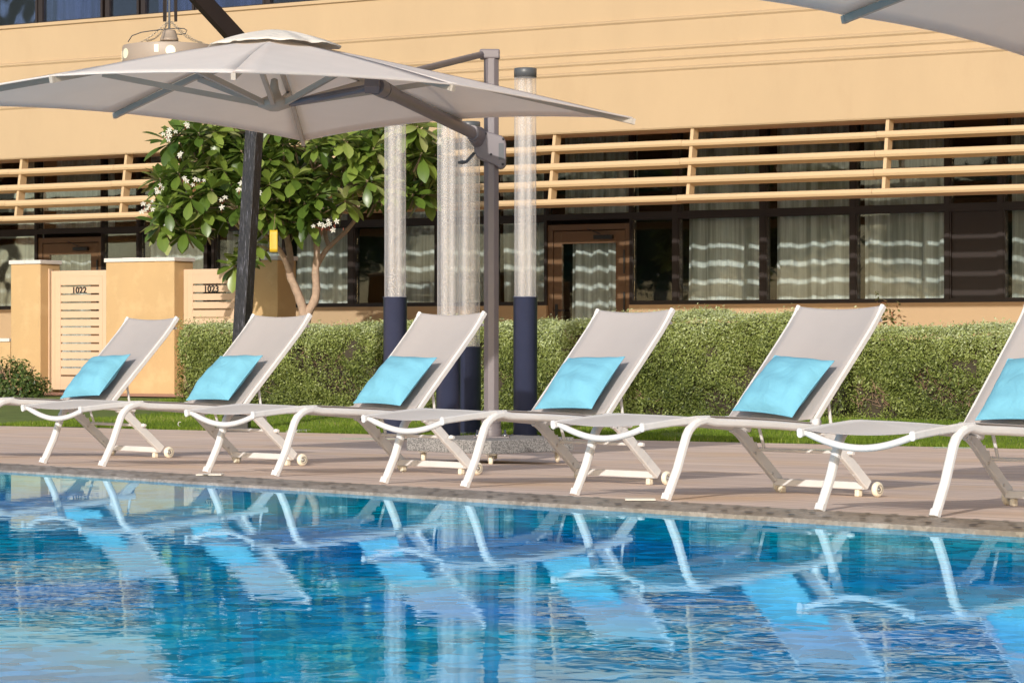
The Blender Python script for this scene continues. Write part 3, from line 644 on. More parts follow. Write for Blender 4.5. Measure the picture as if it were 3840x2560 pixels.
# ------------------------------------------------------------------ garden walls and gates
GL = 28.7
def pier(label, x0, x1, ytop, capw=.03, depth=.42, name='garden_wall'):
    a, zt_ = PB(x0, ytop, GL); b, _ = PB(x1, ytop, GL); root = bempty(name, a, GL, 0, label, 'wall'); w = b - a
    MB().box((0, 0, -.25), (w, depth, zt_ - .055)).build('wall', M['wall2'], root, .012)
    c = MB(); n = max(2, round(w/.27)); 
    for i in range(n): c.box((w*i/n + (.0015 if i else -.02), -.02, zt_-.0545), (w*(i+1)/n + (-.0015 if i < n-1 else .02), depth + .02, zt_ + random.uniform(-.004, .004)))
    c.build('coping', M['cap'], root, .006)
    return a, b, zt_
p1 = pier('narrow yellow garden wall pier with white coping left of the gate numbered 1022', 40, 151, 977)
p2 = pier('wide yellow garden wall with white coping between the gates numbered 1022 and 1023', 397, 653, 969)
p3 = pier('yellow garden wall behind the forked tree trunks, dappled with leaf shadow', 893, 1041, 962)
# low wall further left
a, zt_ = PB(-700, 1272, GL+.05); b, _ = PB(38, 1272, GL+.05); zt_ = PB(20, 1268, GL+.05)[1]
root = bempty('garden_wall', a, GL+.05, 0, 'low yellow wall with white coping at the left edge of the photo', 'wall')
MB().box((0, 0, -.25), (b-a, .25, zt_-.05)).build('wall', M['wall2'], root, .01); MB().box((0, -.02, zt_-.0495), (b-a-.003, .27, zt_)).build('coping', M['cap'], root, .006)

def gate(num, x0, x1, ytop, ybot, label):
    ly = GL + .20; a, zt_ = PB(x0, ytop, ly); b, zb_ = PB(x1, ybot, ly); w = b - a; root = bempty('garden_gate', a, ly, zb_, label, 'gate', 'numbered garden gates'); h = zt_ - zb_
    bl_, br_ = w*.17, w*.13; t = .045; ht = h*.122; hb = h*.112
    f_ = MB(); f_.box((0, 0, 0), (bl_, t, h)); f_.box((w-br_, 0, 0), (w, t, h)); f_.box((bl_, 0, h-ht), (w-br_, t, h)); f_.box((bl_, 0, 0), (w-br_, t, hb)); f_.build('frame', M['gate'], root, .006)
    # mitre line trim: a fine raised inner border
    g_ = MB(); e = br_*.5; g_.box((e, -.004, e*1.1), (e+.006, -.0005, h-e*1.1)); g_.box((w-e-.006, -.004, e*1.1), (w-e, -.0005, h-e*1.1)); g_.box((e+.006, -.004, h-e*1.1-.006), (w-e-.006, -.0005, h-e*1.1)); g_.box((e+.006, -.004, e*1.1), (w-e-.006, -.0005, e*1.1+.006)); g_.build('trim', M['gate'], root)
    n = 11; z0, z1 = hb, h-ht; gap = (z1-z0)/n*.20; sh = ((z1-z0) - gap*(n+1))/n; z = z0 + gap
    for i in range(n):
        MB().box((bl_, .006, z), (w-br_, t-.008, z+sh)).build('slat', M['gate'], root, .003); zlast = z; z += sh + gap
    cu = bpy.data.curves.new('n', 'FONT'); cu.body = num; cu.size = sh*1.36; cu.extrude = .004; cu.offset = .0018; cu.space_character = 1.0; cu.align_x = 'CENTER'
    to = bpy.data.objects.new('t', cu); col.objects.link(to); bpy.context.view_layer.update()
    me = bpy.data.meshes.new_from_object(to.evaluated_get(bpy.context.evaluated_depsgraph_get())); bpy.data.objects.remove(to)
    for v in me.vertices: x, y, zz = v.co; v.co = (x*1.08, -zz, y)
    me.materials.clear(); me.materials.append(M['black']); me.name = 'number'
    no = bpy.data.objects.new('number', me); col.objects.link(no); no.parent = root; no.location = (w*.515, -.002, zlast + sh*.02)
    # jamb posts at the hinge side
    j = MB(); j.box((-.13, -.03, -.03), (-.095, .05, h+.03)); j.box((-.055, -.03, -.03), (-.012, .05, h+.03)); j.build('jamb_post', M['gate'], root, .004)
    k = MB(); k.box((-.095, .0, -.03), (-.055, .04, h+.02)); k.build('jamb_panel', M['wall2'], root)
gate('1022', 192, 398, 1016, 1463, 'pale yellow slatted gate numbered 1022')
gate('1023', 688, 892, 1010, 1462, 'pale yellow slatted gate numbered 1023')
st = MB(); a = PB(100, 1480, GL)[0]; b = PB(900, 1480, GL)[0]
st.grid(lambda u, v: (*toW(a + (b-a)*u, GL-.85+.83*v), lz(GL-.85+.83*v)+.012), 8, 4, False)
o = st.build('path', M['pave']); tag(o, kind='structure')

# ------------------------------------------------------------------ sun loungers
HW = .295; SW = HW - .018
def lounger():
    root = empty('sun_lounger', (0, 0, 0))
    for s in (-1, 1):
        y = s*HW
        pr = [(.0, 0), (.026, .050), (.076, .147), (.113, .245), (.134, .300), (.152, .328), (.180, .352), (.216, .368), (.265, .377), (.34, .380), (.414, .379), (.584, .377), (.80, .371), (1.01, .362), (1.19, .352), (1.30, .345)]
        m = MB(); m.sweep([(a, y, h - (.012 if i > 8 else 0)) for i, (a, h) in enumerate(pr)], .042, .040, (0,1,0), .010)
        m.build('leg', M['metal_w'], root, .004)
        ft = MB(); ft.sweep([(-.004, y, 0), (.008, y, .028)], .045, .043, (0,1,0), .010); ft.build('foot_cap', M['metal_w'], root)
        r = MB(); q = [(-.163, .340), (-.09, .349), (.016, .361), (.137, .373), (.215, .381), (.30, .384)]
        for p0, p1 in zip(q, q[1:]): r.beam((p0[0], y*.975, p0[1]), (p1[0]+.001, y*.975, p1[1]), .024, .034, (0,1,0), .006)
        r.build('side_rail', M['metal_w'], root)
        e = MB(); e.beam((-.172, y*.975, .339), (-.162, y*.975, .3405), .028, .041, (0,1,0), .008); e.build('end_cap', M['metal_w'], root)
        # rear leg
        l = MB(); z_ = [(1.16, .340), (1.187, .332), (1.22, .312), (1.253, .287), (1.34, .218), (1.451, .135), (1.545, .062)]
        yy = s*(HW-.005)
        for p0, p1 in zip(z_, z_[1:]): l.beam((p0[0], yy, p0[1]), (p1[0]+.002, yy, p1[1]), .032, .056, (0,1,0), .005)
        l.build('rear_leg', M['metal_w'], root)
        nt_ = MB()
        for (a, h) in ((1.30, .288), (1.335, .262), (1.37, .236)): nt_.beam((a, yy - s*.012, h-.012), (a+.012, yy - s*.012, h-.008), .005, .022, (0,1,0))
        nt_.build('notch_rack', M['metal_w'], root)
        for (a, h) in ((1.335, .205), (1.475, .10)): bt = MB(); bt.lathe([(0, 0), (.008, 0), (.008, .006), (0, .007)], (a, yy - s*.018, h), 10, 'y'); bt.build('bolt', M['steel'], root)
        pd = MB(); pd.box((1.510, yy - s*.040 - .014, .001), (1.546, yy - s*.040 + .014, .036)); pd.build('foot_pad', M['wheel'], root, .006)
        # wheel
        wy = s*(HW+.028); wh = MB(); pw = [(.014, -.013), (.031, -.015), (.037, -.010), (.040, 0), (.037, .010), (.031, .015), (.014, .013)]
        wh.lathe(pw + [pw[0]], (1.590, wy, .040), 28, 'y'); w_ = wh.build('wheel', M['wheel'], root)
        hb_ = MB(); hb_.lathe([(0, -.016), (.007, -.016), (.007, .016), (0, .016)], (1.590, wy, .040), 12, 'y')
        for k in range(5):
            t = k*1.2566 + .3; c_, s_ = math.cos(t), math.sin(t); hb_.beam((1.590 + c_*.006, wy + s*.009, .040 + s_*.006), (1.590 + c_*.021, wy + s*.009, .040 + s_*.021), .006, .006, (0,1,0))
        hb_.lathe([(.019, -.0152), (.023, -.0155), (.023, .0155), (.019, .0152)], (1.590, wy, .040), 20, 'y')
        hb_.build('hub', M['steel'], w_)
        # backrest side rail
        bq = [(1.128, .380), (1.20, .458), (1.30, .563), (1.40, .667), (1.50, .772), (1.58, .858), (1.63, .918), (1.667, .970)]
        b_ = MB(); yb = s*(HW - .020)
        for p0, p1 in zip(bq, bq[1:]): b_.beam((p0[0], yb, p0[1]), (p1[0]+.001, yb, p1[1]), .018, .032, (0,1,0), .004)
        b_.beam((1.655, yb, .953), (1.672, yb, .978), .026, .038, (0,1,0), .008)
        b_.lathe([(0, -.02), (.022, -.02), (.022, .02), (0, .02)], (1.125, s*(HW-.012), .375), 14, 'y')
        b_.build('backrest_rail', M['metal_w'], root)
        # brace rod
        rd = MB(); rd.tube([(1.275, s*(HW-.055), .50), (1.30, s*(HW-.055), .38), (1.365, s*(HW-.052), .235)], .0085, 8); rd.build('brace_rod', M['metal_w'], root)
    # sagging front tube
    m = MB(); m.tube([(-.135 - .0*math.sin(math.pi*t), -HW*.95 + 2*HW*.95*t, .343 - .062*math.sin(math.pi*t)**.9) for t in [i/24 for i in range(25)]], .0155, 12); m.build('front_tube', M['metal_w'], root)
    m = MB(); m.beam((1.535, -HW+.01, .056), (1.535, HW-.01, .056), .052, .038, (1,0,0), .004); m.build('rear_crossbar', M['metal_w'], root)
    m = MB(); m.tube([(1.365, -HW-.03, .225), (1.365, HW+.03, .225)], .010, 10)
    for s in (-1, 1): m.tube([(1.365, s*(HW+.02), .225), (1.365, s*(HW+.045), .225)], [.014, .010], 10)
    m.build('brace_bar', M['metal_w'], root)
    m = MB(); m.tube([(1.672, -HW+.03, .905), (1.672, HW-.03, .905)], .009, 8); m.build('head_tube', M['metal_w'], root)
    # seat sling
    def seat(u, v):
        a = -.155 + 1.27*u; q = [(-.163, .352), (.016, .376), (.14, .388), (.22, .395), (.30, .399), (.584, .394), (.80, .388), (1.01, .379), (1.13, .372)]
        for (x0, h0), (x1, h1) in zip(q, q[1:]):
            if a <= x1: h = h0 + (h1-h0)*(a-x0)/(x1-x0); break
        else: h = q[-1][1]
        w = -1 + 2*v; sag = .052*(1 - w*w)*(.30 + .35*math.sin(math.pi*min(1, max(0, (a+.155)/1.27))))
        sh = .0
        return (a + .012*(1-w*w)*(1-u), w*SW, h - sag - sh)
    m = MB(); m.grid(seat, 44, 14); m.build('seat_sling', M['sling'], root, solid=.003)
    def back(u, v):
        bq = [(1.110, .380), (1.20, .466), (1.30, .571), (1.40, .675), (1.50, .780), (1.58, .866), (1.63, .926), (1.662, .968)]
        t = u*7; i = min(int(t), 6); k = t - i; a = bq[i][0] + (bq[i+1][0]-bq[i][0])*k; h = bq[i][1] + (bq[i+1][1]-bq[i][1])*k
        w = -1 + 2*v; d = .024*(1 - w*w); return (a + d*.72, w*(HW-.025), h - d*.68 + .012)
    m = MB(); m.grid(back, 28, 14); m.build('back_sling', M['sling'], root, solid=.003)
    return root
LP = [(-3.724, 17.62, 45.9), (-2.683, 16.265, 46.45), (-1.536, 15.091, 46.6), (-.458, 13.87, 47.2), (.513, 12.707, 45.1), (1.562, 11.432, 48.1)]
LL = ['leftmost white framed sun lounger, standing in front of the gate numbered 1022', 'second sun lounger from the left, its back beside the leaning black timber post', 'third sun lounger from the left, its back just left of the grey parasol mast',
      'fourth sun lounger from the left, its back right of the rightmost navy column base', 'fifth sun lounger from the left, nearest one seen with its whole back', 'sun lounger cut off by the right edge of the photo']
proto = lounger(); LO = []
for i, (X, Y, a) in enumerate(LP):
    o = proto if i == 0 else copy_tree(proto); z = gz(X, Y)
    o.location = (X, Y, z); o.rotation_euler = (0, math.atan(.0319), R(a)); tag(o, LL[i], 'sun lounger', 'white sun loungers along the pool'); LO.append(o)

# cushions
def cushion(seed):
    rs = random.Random(seed); n = 22; W_, H_ = .405, .405; T = .14; m = MB(); ph = [rs.uniform(0, 6) for _ in range(6)]
    def side(sg):
        def fn(u, v):
            x, y = 2*u-1, 2*v-1
            ex = abs(x); ey = abs(y); pin = 1 - .075*(1-ex**6)*ey**2*0 
            px = x*(1 - .055*(1 - y*y)*ex**1.5); py = y*(1 - .055*(1 - x*x)*ey**1.5)
            t = T/2*max(0, (1 - ex**2.6))**.55*max(0, (1 - ey**2.6))**.55
            wr = .005*math.sin(x*7 + ph[0] + y*3) + .004*math.sin(y*11 + ph[1] + 2*x) + .010*math.sin(x*2.2 + ph[2])*math.sin(y*2.6 + ph[3])
            t += wr*(1-ex**4)*(1-ey**4)
            return (px*W_/2, py*H_/2, sg*t if sg > 0 else sg*t*.8)
        return fn
    m.grid(side(1), n, n); m2 = MB(); m2.grid(side(-1), n, n); m.add(m2.v, [f[::-1] for f in m2.f], True)
    return m
CL = ['turquoise cushion on the leftmost lounger, in front of the gate', 'turquoise cushion on the second lounger from the left', 'turquoise cushion on the third lounger, left of the parasol mast', 'turquoise cushion on the fourth lounger from the left',
      'turquoise cushion with a raised top corner on the fifth lounger', 'turquoise cushion cut off by the right edge of the photo']
tw = [5, 1.5, -1.5, 2, -5, 1]; shf = [(.02, 0), (.028, 0), (.03, 0), (.035, 0), (.035, 0), (.045, 0)]
BETA = math.atan2(.105, .10)
for i, (X, Y, a) in enumerate(LP):
    root = empty('cushion', (0, 0, 0), 0, CL[i], 'cushion', 'turquoise cushions on the loungers')
    m = cushion(40 + i); cv = m.build('cover', M['cush'], root)
    ps = MB(); W_ = .405
    rim = []
    for k in range(80):
        t = k/80*4; s_ = int(t); q = 2*(t - s_) - 1; x, y = [(q, -1), (1, q), (-q, 1), (-1, -q)][s_]
        rim.append((x*(1 - .055*(1-y*y)*abs(x)**1.5)*W_/2*1.004, y*(1 - .055*(1-x*x)*abs(y)**1.5)*W_/2*1.004, 0))
    ps.tube(rim + [rim[0]], .0028, 6, False); ps.build('seam', M['cush'], root)
    # place it: local plane of the backrest; x_c across, y_c up the back
    th = R(a); ax = Vector((math.cos(th), math.sin(th), 0)); lat = Vector((-math.sin(th), math.cos(th), 0))
    upv = (ax*math.cos(BETA) + Vector((0, 0, math.sin(BETA)))).normalized(); nrm = lat.cross(upv); 
    if nrm.z < 0: nrm = -nrm
    right = -lat
    g_ = R(tw[i]); rx = right*math.cos(g_) + upv*math.sin(g_); ry = -right*math.sin(g_) + upv*math.cos(g_)
    nz = rx.cross(ry)
    base = Vector((X, Y, gz(X, Y))) + ax*1.112 + Vector((0, 0, .368)) - Vector((0, 0, .0319*1.11))
    cpos = base + upv*.186 + nrm*.074 + right*(shf[i][0])
    lean = Matrix.Rotation(R(-3), 3, rx)
    Mx = Matrix((rx, ry, nz)).transposed()
    root.matrix_world = Matrix.Translation(cpos) @ (lean @ Mx).to_4x4()

# ------------------------------------------------------------------ parasols
def canopy_parts(root, C, tips, apexz, hubz, base):
    # tips: 8 world points ordered around, even = corner, odd = mid; base = origin of the thing
    A = Vector((C[0], C[1], apexz)); b = Vector(base)
    T = [Vector(t) for t in tips]; m = MB()
    for i in range(8):
        p, q = T[i], T[(i+1) % 8]
        def fn(u, v, p=p, q=q):
            e = p.lerp(q, v); k = 4*v*(1-v)
            e = e + (A - e)*.022*k + Vector((0, 0, .006*k))
            r = A.lerp(e, u); r.z += .016*math.sin(math.pi*u) - .012*math.sin(math.pi*u)*k; return r - b
        m.grid(fn, 14, 10)
    cv = m.build('canopy', M['canopy'], root, solid=.003)
    hem = MB()
    for i in range(8):
        p, q = T[i], T[(i+1) % 8]; pt = []
        for v in [j/10 for j in range(11)]:
            e = p.lerp(q, v); k = 4*v*(1-v); e = e + (A - e)*.022*k + Vector((0, 0, .006*k)); pt.append(e - b)
        hem.tube(pt, .006, 6, False)
    hem.build('hem', M['canopy'], cv)
    # vent cap
    vm = MB()
    def vf(u, v):
        t = 2*math.pi*u; rr = .37*v*(1 + .16*abs(math.cos(2*t)) + .02*math.sin(9*t)); 
        d = Vector((math.cos(t), math.sin(t)*1.0, 0)); z = apexz + .052 - .104*v**1.7 + .003*math.sin(11*t + 1)*v + .003*math.sin(19*t)*v
        return Vector((C[0], C[1], z)) + d*rr - b
    vm.grid(vf, 72, 10); vm.build('vent', M['vent'], root, solid=.003)
    hub = Vector((C[0], C[1], hubz))
    hm = MB(); hm.lathe([(0, -.045), (.03, -.045), (.105, -.018), (.115, .01), (.10, .03), (.05, .05), (.03, .10), (.022, .16), (0, .17)], hub - b, 24); hm.build('hub', M['greyrib'], root)
    um = MB(); um.tube([A - Vector((0, 0, .03)) - b, A - Vector((0, 0, .22)) - b], .034, 14); um.build('upper_hub', M['greyrib'], root)
    for i in range(8):
        e = T[i]; rb = MB(); a_ = A - Vector((0, 0, .075)); e2 = e - Vector((0, 0, .022)); mid = a_.lerp(e2, .5) + Vector((0, 0, .034))
        rb.beam(a_ - b, mid - b, .036, .026, (0, 0, 1)); rb.beam(mid - b, e2 - b, .036, .026, (0, 0, 1)); r_ = rb.build('rib', M['greyrib'], root)
        ec = MB(); dd = (e2 - mid).normalized(); ec.beam(e2 - dd*.005 - b, e2 + dd*.018 - b, .038, .026, (0, 0, 1)); ec.build('rib_end', M['greyrib'], r_)
        j = a_.lerp(e2, .46) + Vector((0, 0, .012)); dh = Vector((j.x - hub.x, j.y - hub.y, 0)).normalized()
        sm = MB(); sm.beam(hub + dh*.09 - b, j - b, .034, .026, (0, 0, 1)); sm.build('strut', M['greyrib'], r_)
    return A
def caster(root, p):
    m = MB(); m.box((p[0]-.035, p[1]-.035, p[2]+.075), (p[0]+.035, p[1]+.035, p[2]+.085)); m.beam((p[0]-.022, p[1], p[2]+.075), (p[0]-.022, p[1]+.01, p[2]+.035), .03, .004, (0,1,0)); m.beam((p[0]+.022, p[1], p[2]+.075), (p[0]+.022, p[1]+.01, p[2]+.035), .03, .004, (0,1,0))
    o = m.build('caster', M['steel'], root); w = MB(); w.lathe([(0, -.014), (.030, -.016), (.038, -.008), (.038, .008), (.030, .016), (0, .014)], (p[0], p[1]+.015, p[2]+.038), 18, 'x'); w.build('wheel', M['wheel'], o)
# main parasol
MX, MY = -.150, 19.35
gb = gz(MX, MY)
par = empty('cantilever_parasol', (MX, MY, gb), 0, 'large open taupe cantilever parasol on a grey mast and granite slab, above the loungers', 'parasol', 'cantilever parasols')
B0 = (MX, MY, gb)
Z = lambda y, d: HC + (HOR - y)/F*d
ct = 2.23; ctm = 2.31
P1 = (-1.535, 14.70, ct); P4 = (.800, 17.75, ct); P6 = (-1.545, 19.75, ct); P8 = (-3.87, 16.70, ct)
mid = lambda a, b, z: ((a[0]+b[0])/2, (a[1]+b[1])/2, z)
tips = [P4, mid(P4, P6, ctm), P6, mid(P6, P8, ctm), P8, mid(P8, P1, ctm), P1, mid(P1, P4, ctm)]
CC = (-1.535, 17.22); canopy_parts(par, CC, tips, 2.70, 2.275, B0)
# granite slab turned on its corner
ga = R(45 + 2); sl = MB(); hs = .46
cc = [Vector((math.cos(ga + k*math.pi/2), math.sin(ga + k*math.pi/2))) * hs*math.sqrt(2) for k in range(4)]
cc = [Vector((0, -.64)), Vector((.60, .02)), Vector((.03, .62)), Vector((-.615, -.02))]
sh0, sh1 = .085, .182
sl.add([(c.x, c.y, sh0) for c in cc] + [(c.x, c.y, sh1) for c in cc], [(3,2,1,0),(4,5,6,7),(0,1,5,4),(1,2,6,5),(2,3,7,6),(3,0,4,7)]); base = sl.build('granite_base', M['granite'], par, .006)
for c in cc: caster(base, (c.x*.80, c.y*.80, -.0))
ms = MB(); ht = Z(205, MY) - gb; ms.tube([(0, 0, sh1 + .02), (0, 0, ht)], .058, 8, side=(math.cos(R(22)), math.sin(R(22)), 0)); ms.sm = [False]*len(ms.sm); ms.build('mast', M['grey'], par, .004)
fl = MB(); fl.box((-.13, -.13, sh1), (.13, .13, sh1+.010)); fl.lathe([(.075, .01), (.075, .055), (.070, .06), (.070, .105), (.073, .108), (.073, .15), (.066, .155), (.06, .20)], (0, 0, sh1), 24)
fl.build('mast_flange', M['grey'], par, .002)
for sx in (-1, 1):
    for sy in (-1, 1): bo = MB(); bo.lathe([(0, .05), (.008, .05), (.008, .022), (.016, .022), (.016, .01), (0, .01)], (sx*.10, sy*.10, sh1), 10); bo.build('bolt', M['steel'], par)
tp = MB(); tp.box((-.085, -.06, ht-.035), (.062, .06, ht+.035)); tp.build('mast_cap', M['grey'], par, .012)
# clamp housing around the mast
cz0, cz1 = Z(640, MY) - gb, Z(492, MY) - gb; d2 = Vector((-.72, -2.68, 0)).normalized(); s2 = Vector((-d2.y, d2.x, 0))
def hz(px, py): return ((px - 1842)/F*MY, Z(py, MY) - gb)
sil = [(1808, 497), (1818, 493), (1880, 512), (1893, 522), (1898, 545), (1897, 620), (1888, 632), (1872, 635), (1862, 625), (1808, 602), (1788, 590), (1778, 570), (1777, 530), (1800, 520)]
cl = MB(); n = len(sil); fr_ = [(hz(*p)[0], -.075, hz(*p)[1]) for p in sil]; bk = [(x, .075, z) for (x, _, z) in fr_]
cl.add(fr_ + bk, [tuple(range(n)), tuple(range(2*n-1, n-1, -1))] + [(i, n+i, n+(i+1) % n, (i+1) % n) for i in range(n)]); clo = cl.build('crank_housing', M['grey'], par, .012, seg=3)
wn = MB(); x0_, z0_ = hz(1870, 602); x1_, z1_ = hz(1889, 540); wn.box((x0_, -.0775, z0_), (x1_, -.0745, z1_)); wn.build('housing_window', M['capgrey'], clo, .001)
for q in ((1820, 505), (1887, 525), (1841, 582), (1885, 619)):
    x_, z_ = hz(*q); s_ = MB(); s_.lathe([(0, 0), (.009, 0), (.009, .003), (0, .003)], (x_, -.079, z_), 10, 'y'); s_.build('screw', M['black'], clo)
# arm
hinge = U(1400, 318, 16.7) - Vector(B0); kn = Vector((hz(1790, 510)[0], -.06, hz(1790, 510)[1]))
am = MB(); dd = (hinge - kn).normalized(); am.tube([kn + dd*.10, hinge], .044, 16, ry=.8); am.build('arm', M['grey'], par)
sk = MB(); sk.tube([kn - dd*.02, kn + dd*.16], [.066, .054], 16); sk.tube([kn + dd*.0 + Vector((0,0,-.04)), kn + dd*.12 + Vector((0,0,-.035))], [.05, .035], 12); sk.build('arm_socket', M['grey'], par)
co2 = MB(); co2.tube([hinge - dd*.42, hinge - dd*.22], [.050, .056], 16); co2.tube([hinge - dd*.20, hinge - dd*.05], .057, 16); co2.build('arm_collar', M['grey'], par)
hb2 = Vector((CC[0], CC[1], 2.28)) - Vector(B0); lk = MB(); off = Vector((.05, .10, 0))
lk.tube([hinge + off*.4, hb2 + Vector((.10, -.03, .0))], .020, 10); lk.tube([hinge - off*.4 - Vector((0, 0, .03)), hb2 + Vector((.10, .03, -.005))], .017, 10)
hh_ = hinge + dd*.03; lk.beam(hh_ - Vector((0, .03, .04)), hh_ + Vector((0, .03, .05)), .09, .07, (1, 0, 0)); lk.build('hub_link', M['grey'], par)
mt = Vector((-.06, -.02, ht + .0)); ru = MB(); ru.tube([mt, mt.lerp(hinge + Vector((0, 0, .02)), .80)], .024, 12, ry=.7); ru.build('upper_rod', M['grey'], par)
cr_ = MB(); q0 = hz(1778, 575); q1 = hz(1748, 610); q2 = hz(1717, 612); cr_.beam((q0[0], -.02, q0[1]), (q1[0], -.05, q1[1]), .018, .022, (0,1,0)); cr_.tube([(q1[0], -.05, q1[1]), (q1[0]*.55 + q2[0]*.45, -.055, q2[1]+.002), (q2[0], -.055, q2[1])], [.010, .015, .009], 10); cr_.build('crank_handle', M['capgrey'], par)
# second parasol, upper right
e2 = Vector((.678, .735)); n2 = Vector((.735, -.678)); md = Vector((1.594, 12.74)); C2 = md + n2*1.66; hs2 = 1.66
def tp2(a, b, z): p = C2 + e2*a*hs2 - n2*b*hs2; return (p.x, p.y, z)
corner = [(1, 1), (1, 0), (1, -1), (0, -1), (-1, -1), (-1, 0), (-1, 1), (0, 1)]
tips2 = [tp2(a, b, 2.232 if abs(a)+abs(b) == 2 else 2.31) for a, b in corner]
tips2[6] = (tips2[6][0], tips2[6][1], 2.285)
M2 = C2 + n2*2.55 + e2*.1; g2 = gz(M2.x, M2.y)
if True:
    M2 = C2 + e2*2.45 + n2*.6; g2 = gz(M2.x, M2.y)
par2 = empty('cantilever_parasol', (M2.x, M2.y, g2), 0, 'second taupe cantilever parasol, only its underside showing in the top right corner', 'parasol', 'cantilever parasols')
canopy_parts(par2, (C2.x, C2.y), tips2, 2.70, 2.275, (M2.x, M2.y, g2))
ms = MB(); ms.tube([(0, 0, .2), (0, 0, 3.0)], .0525, 8); ms.sm = [False]*len(ms.sm); ms.build('mast', M['grey'], par2)
sl = MB(); sl.add([(c.x, c.y, sh0) for c in cc] + [(c.x, c.y, sh1) for c in cc], [(3,2,1,0),(4,5,6,7),(0,1,5,4),(1,2,6,5),(2,3,7,6),(3,0,4,7)]); b2o = sl.build('granite_base', M['granite'], par2, .006)
for c in cc: caster(b2o, (c.x*.80, c.y*.80, 0))
am = MB(); am.tube([(0, 0, 2.25), (C2.x - M2.x + .3, C2.y - M2.y + .5, 2.5)], .044, 12); am.build('arm', M['grey'], par2)

# ------------------------------------------------------------------ clear bubble columns
def column(xc, ybot, ybase, ytop, label, Zc):
    X = (xc - CX)/F*Zc; g = gz(X, Zc); root = empty('bubble_column', (X, Zc, g), 0, label, 'column', 'clear bubble columns on navy bases')
    zb1 = HC + (HOR - ybase)/F*Zc - g; zt1 = HC + (HOR - ytop)/F*Zc - g; r = .112
    MB().lathe([(0, .004), (r, .004), (r, zb1), (r+.008, zb1), (r+.008, zb1+.006), (.09, zb1+.006), (0, zb1+.006)], n=40).build('base', M['blue'], root)
    f_ = MB(); f_.lathe([(0, 0), (.205, 0), (.205, .010), (.12, .012), (.113, .03), (.10, .03)], n=36)
    f_.build('flange', M['capgrey'], root)
    for k in range(6): bo = MB(); t = k*1.047 + .3; bo.lathe([(0, .035), (.009, .035), (.009, .012), (.014, .012), (.014, .01)], (.165*math.cos(t), .165*math.sin(t), 0), 8); bo.build('bolt', M['steel'], root)
    MB().lathe([(.102, zb1+.006), (.102, zt1)], n=36).build('tube', M['acryl'], root)
    for k in range(5):
        t = k*1.2566 + .35; rr = .05; MB().lathe([(.022, zb1+.01), (.022, zt1-.01)], (rr*math.cos(t), rr*math.sin(t), 0), 14).build('inner_tube', M['bub'], root)
    MB().lathe([(.092, zb1 + (zt1-zb1)*.30), (.092, zb1 + (zt1-zb1)*.30 + .008)], n=24).build('joint_ring', M['acryl'], root)
    MB().lathe([(0, zt1+.085), (.10, zt1+.085), (.106, zt1+.08), (.106, zt1), (.1025, zt1), (0, zt1+.001)], n=36).build('cap', M['capgrey'], root)
column(1482, 1632, 1116, 330, 'leftmost clear bubble column, left of the parasol mast', 25.3)
column(1681, 1641, 1301, 390, 'second clear bubble column from the left, its base half hidden by the third lounger', 24.7)
column(1760, 1630, 1301, 490, 'third bubble column from the left, directly left of the parasol mast', 25.7)
column(1970, 1638, 1115, 291, 'rightmost bubble column, standing right of the parasol mast with its dark cap in view', 24.9)

# ------------------------------------------------------------------ giant leaning lamp
LZ = 26.7; lb = U(888, 1612, LZ); lb.z = lz(LAWN) ; lamp = empty('giant_floor_lamp', lb, 0, 'giant black leaning floor lamp with a round taupe shade hanging left above the parasol', 'lamp')
def LU(x, y, dz=0): return U(x, y, LZ + dz) - lb
m = MB(); p0, p1 = LU(886, 1600), LU(971, 215); m.beam(p0, p1, .085, .15, (math.cos(R(35)), -math.sin(R(35)), 0), .008)
m.v = []; m.f = []; m.sm = []
dv = (p1 - p0).normalized(); s_ = Vector((math.cos(R(32)), -math.sin(R(32)), 0)); s_ = (s_ - dv*s_.dot(dv)).normalized(); t_ = dv.cross(s_)
m.beam(p0, p1, .145, .130, tuple(s_), .008); m.build('post', M['post'], lamp)
m = MB(); m.box((-.13, -.14, -.02), (.13, .14, .16)); m.build('foot', M['black'], lamp, .01)
j0, j1 = LU(985, 250), LU(500, -277, -.6); m = MB(); dv = (j1 - j0).normalized(); s_ = Vector((0, -1, .35)); m.beam(j0, j1, .16, .155, tuple(s_), .008); m.build('arm', M['lampbrown'], lamp)
LS = .0  # hanging assembly
cxp = 636; topz = -139
def HP(x, y): return U(x, y, LZ - .35) - lb
for x in (617, 659): 
    m = MB(); m.beam(HP(x, 82), HP(x, -150), .030, .012, (1, 0, 0)); m.build('hanger_bar', M['lampbrown'], lamp)
m = MB(); m.tube([HP(635, 110), HP(635, -150)], .011, 8); m.build('hanger_rod', M['capgrey'], lamp)
shc = HP(cxp + 2, 176); rs_ = 178/F*(LZ-.35)
sh = MB(); zt2, zb2 = .0, -.36
sh.lathe([(rs_*.985, zt2), (rs_, zt2-.02), (rs_, zb2), (rs_*.985, zb2), (rs_*.985, zt2-.01)], shc, 64); sho = sh.build('shade', M['shade'], lamp)
cp = MB(); ctop = HP(635, 112); cp.lathe([(0, 0), (.055, -.004), (.066, -.02), (.085, -.085), (.09, -.085), (.09, -.115), (0, -.115)], ctop, 28); cp.build('lamp_holder', M['shade'], lamp)
sp = MB()
for k in range(4):
    t = k*math.pi/2 + .5; sp.tube([ctop + Vector((0, 0, -.11)), shc + Vector((rs_*.97*math.cos(t), rs_*.97*math.sin(t), -.01))], .006, 6)
sp.build('shade_spoke', M['chain'], sho)
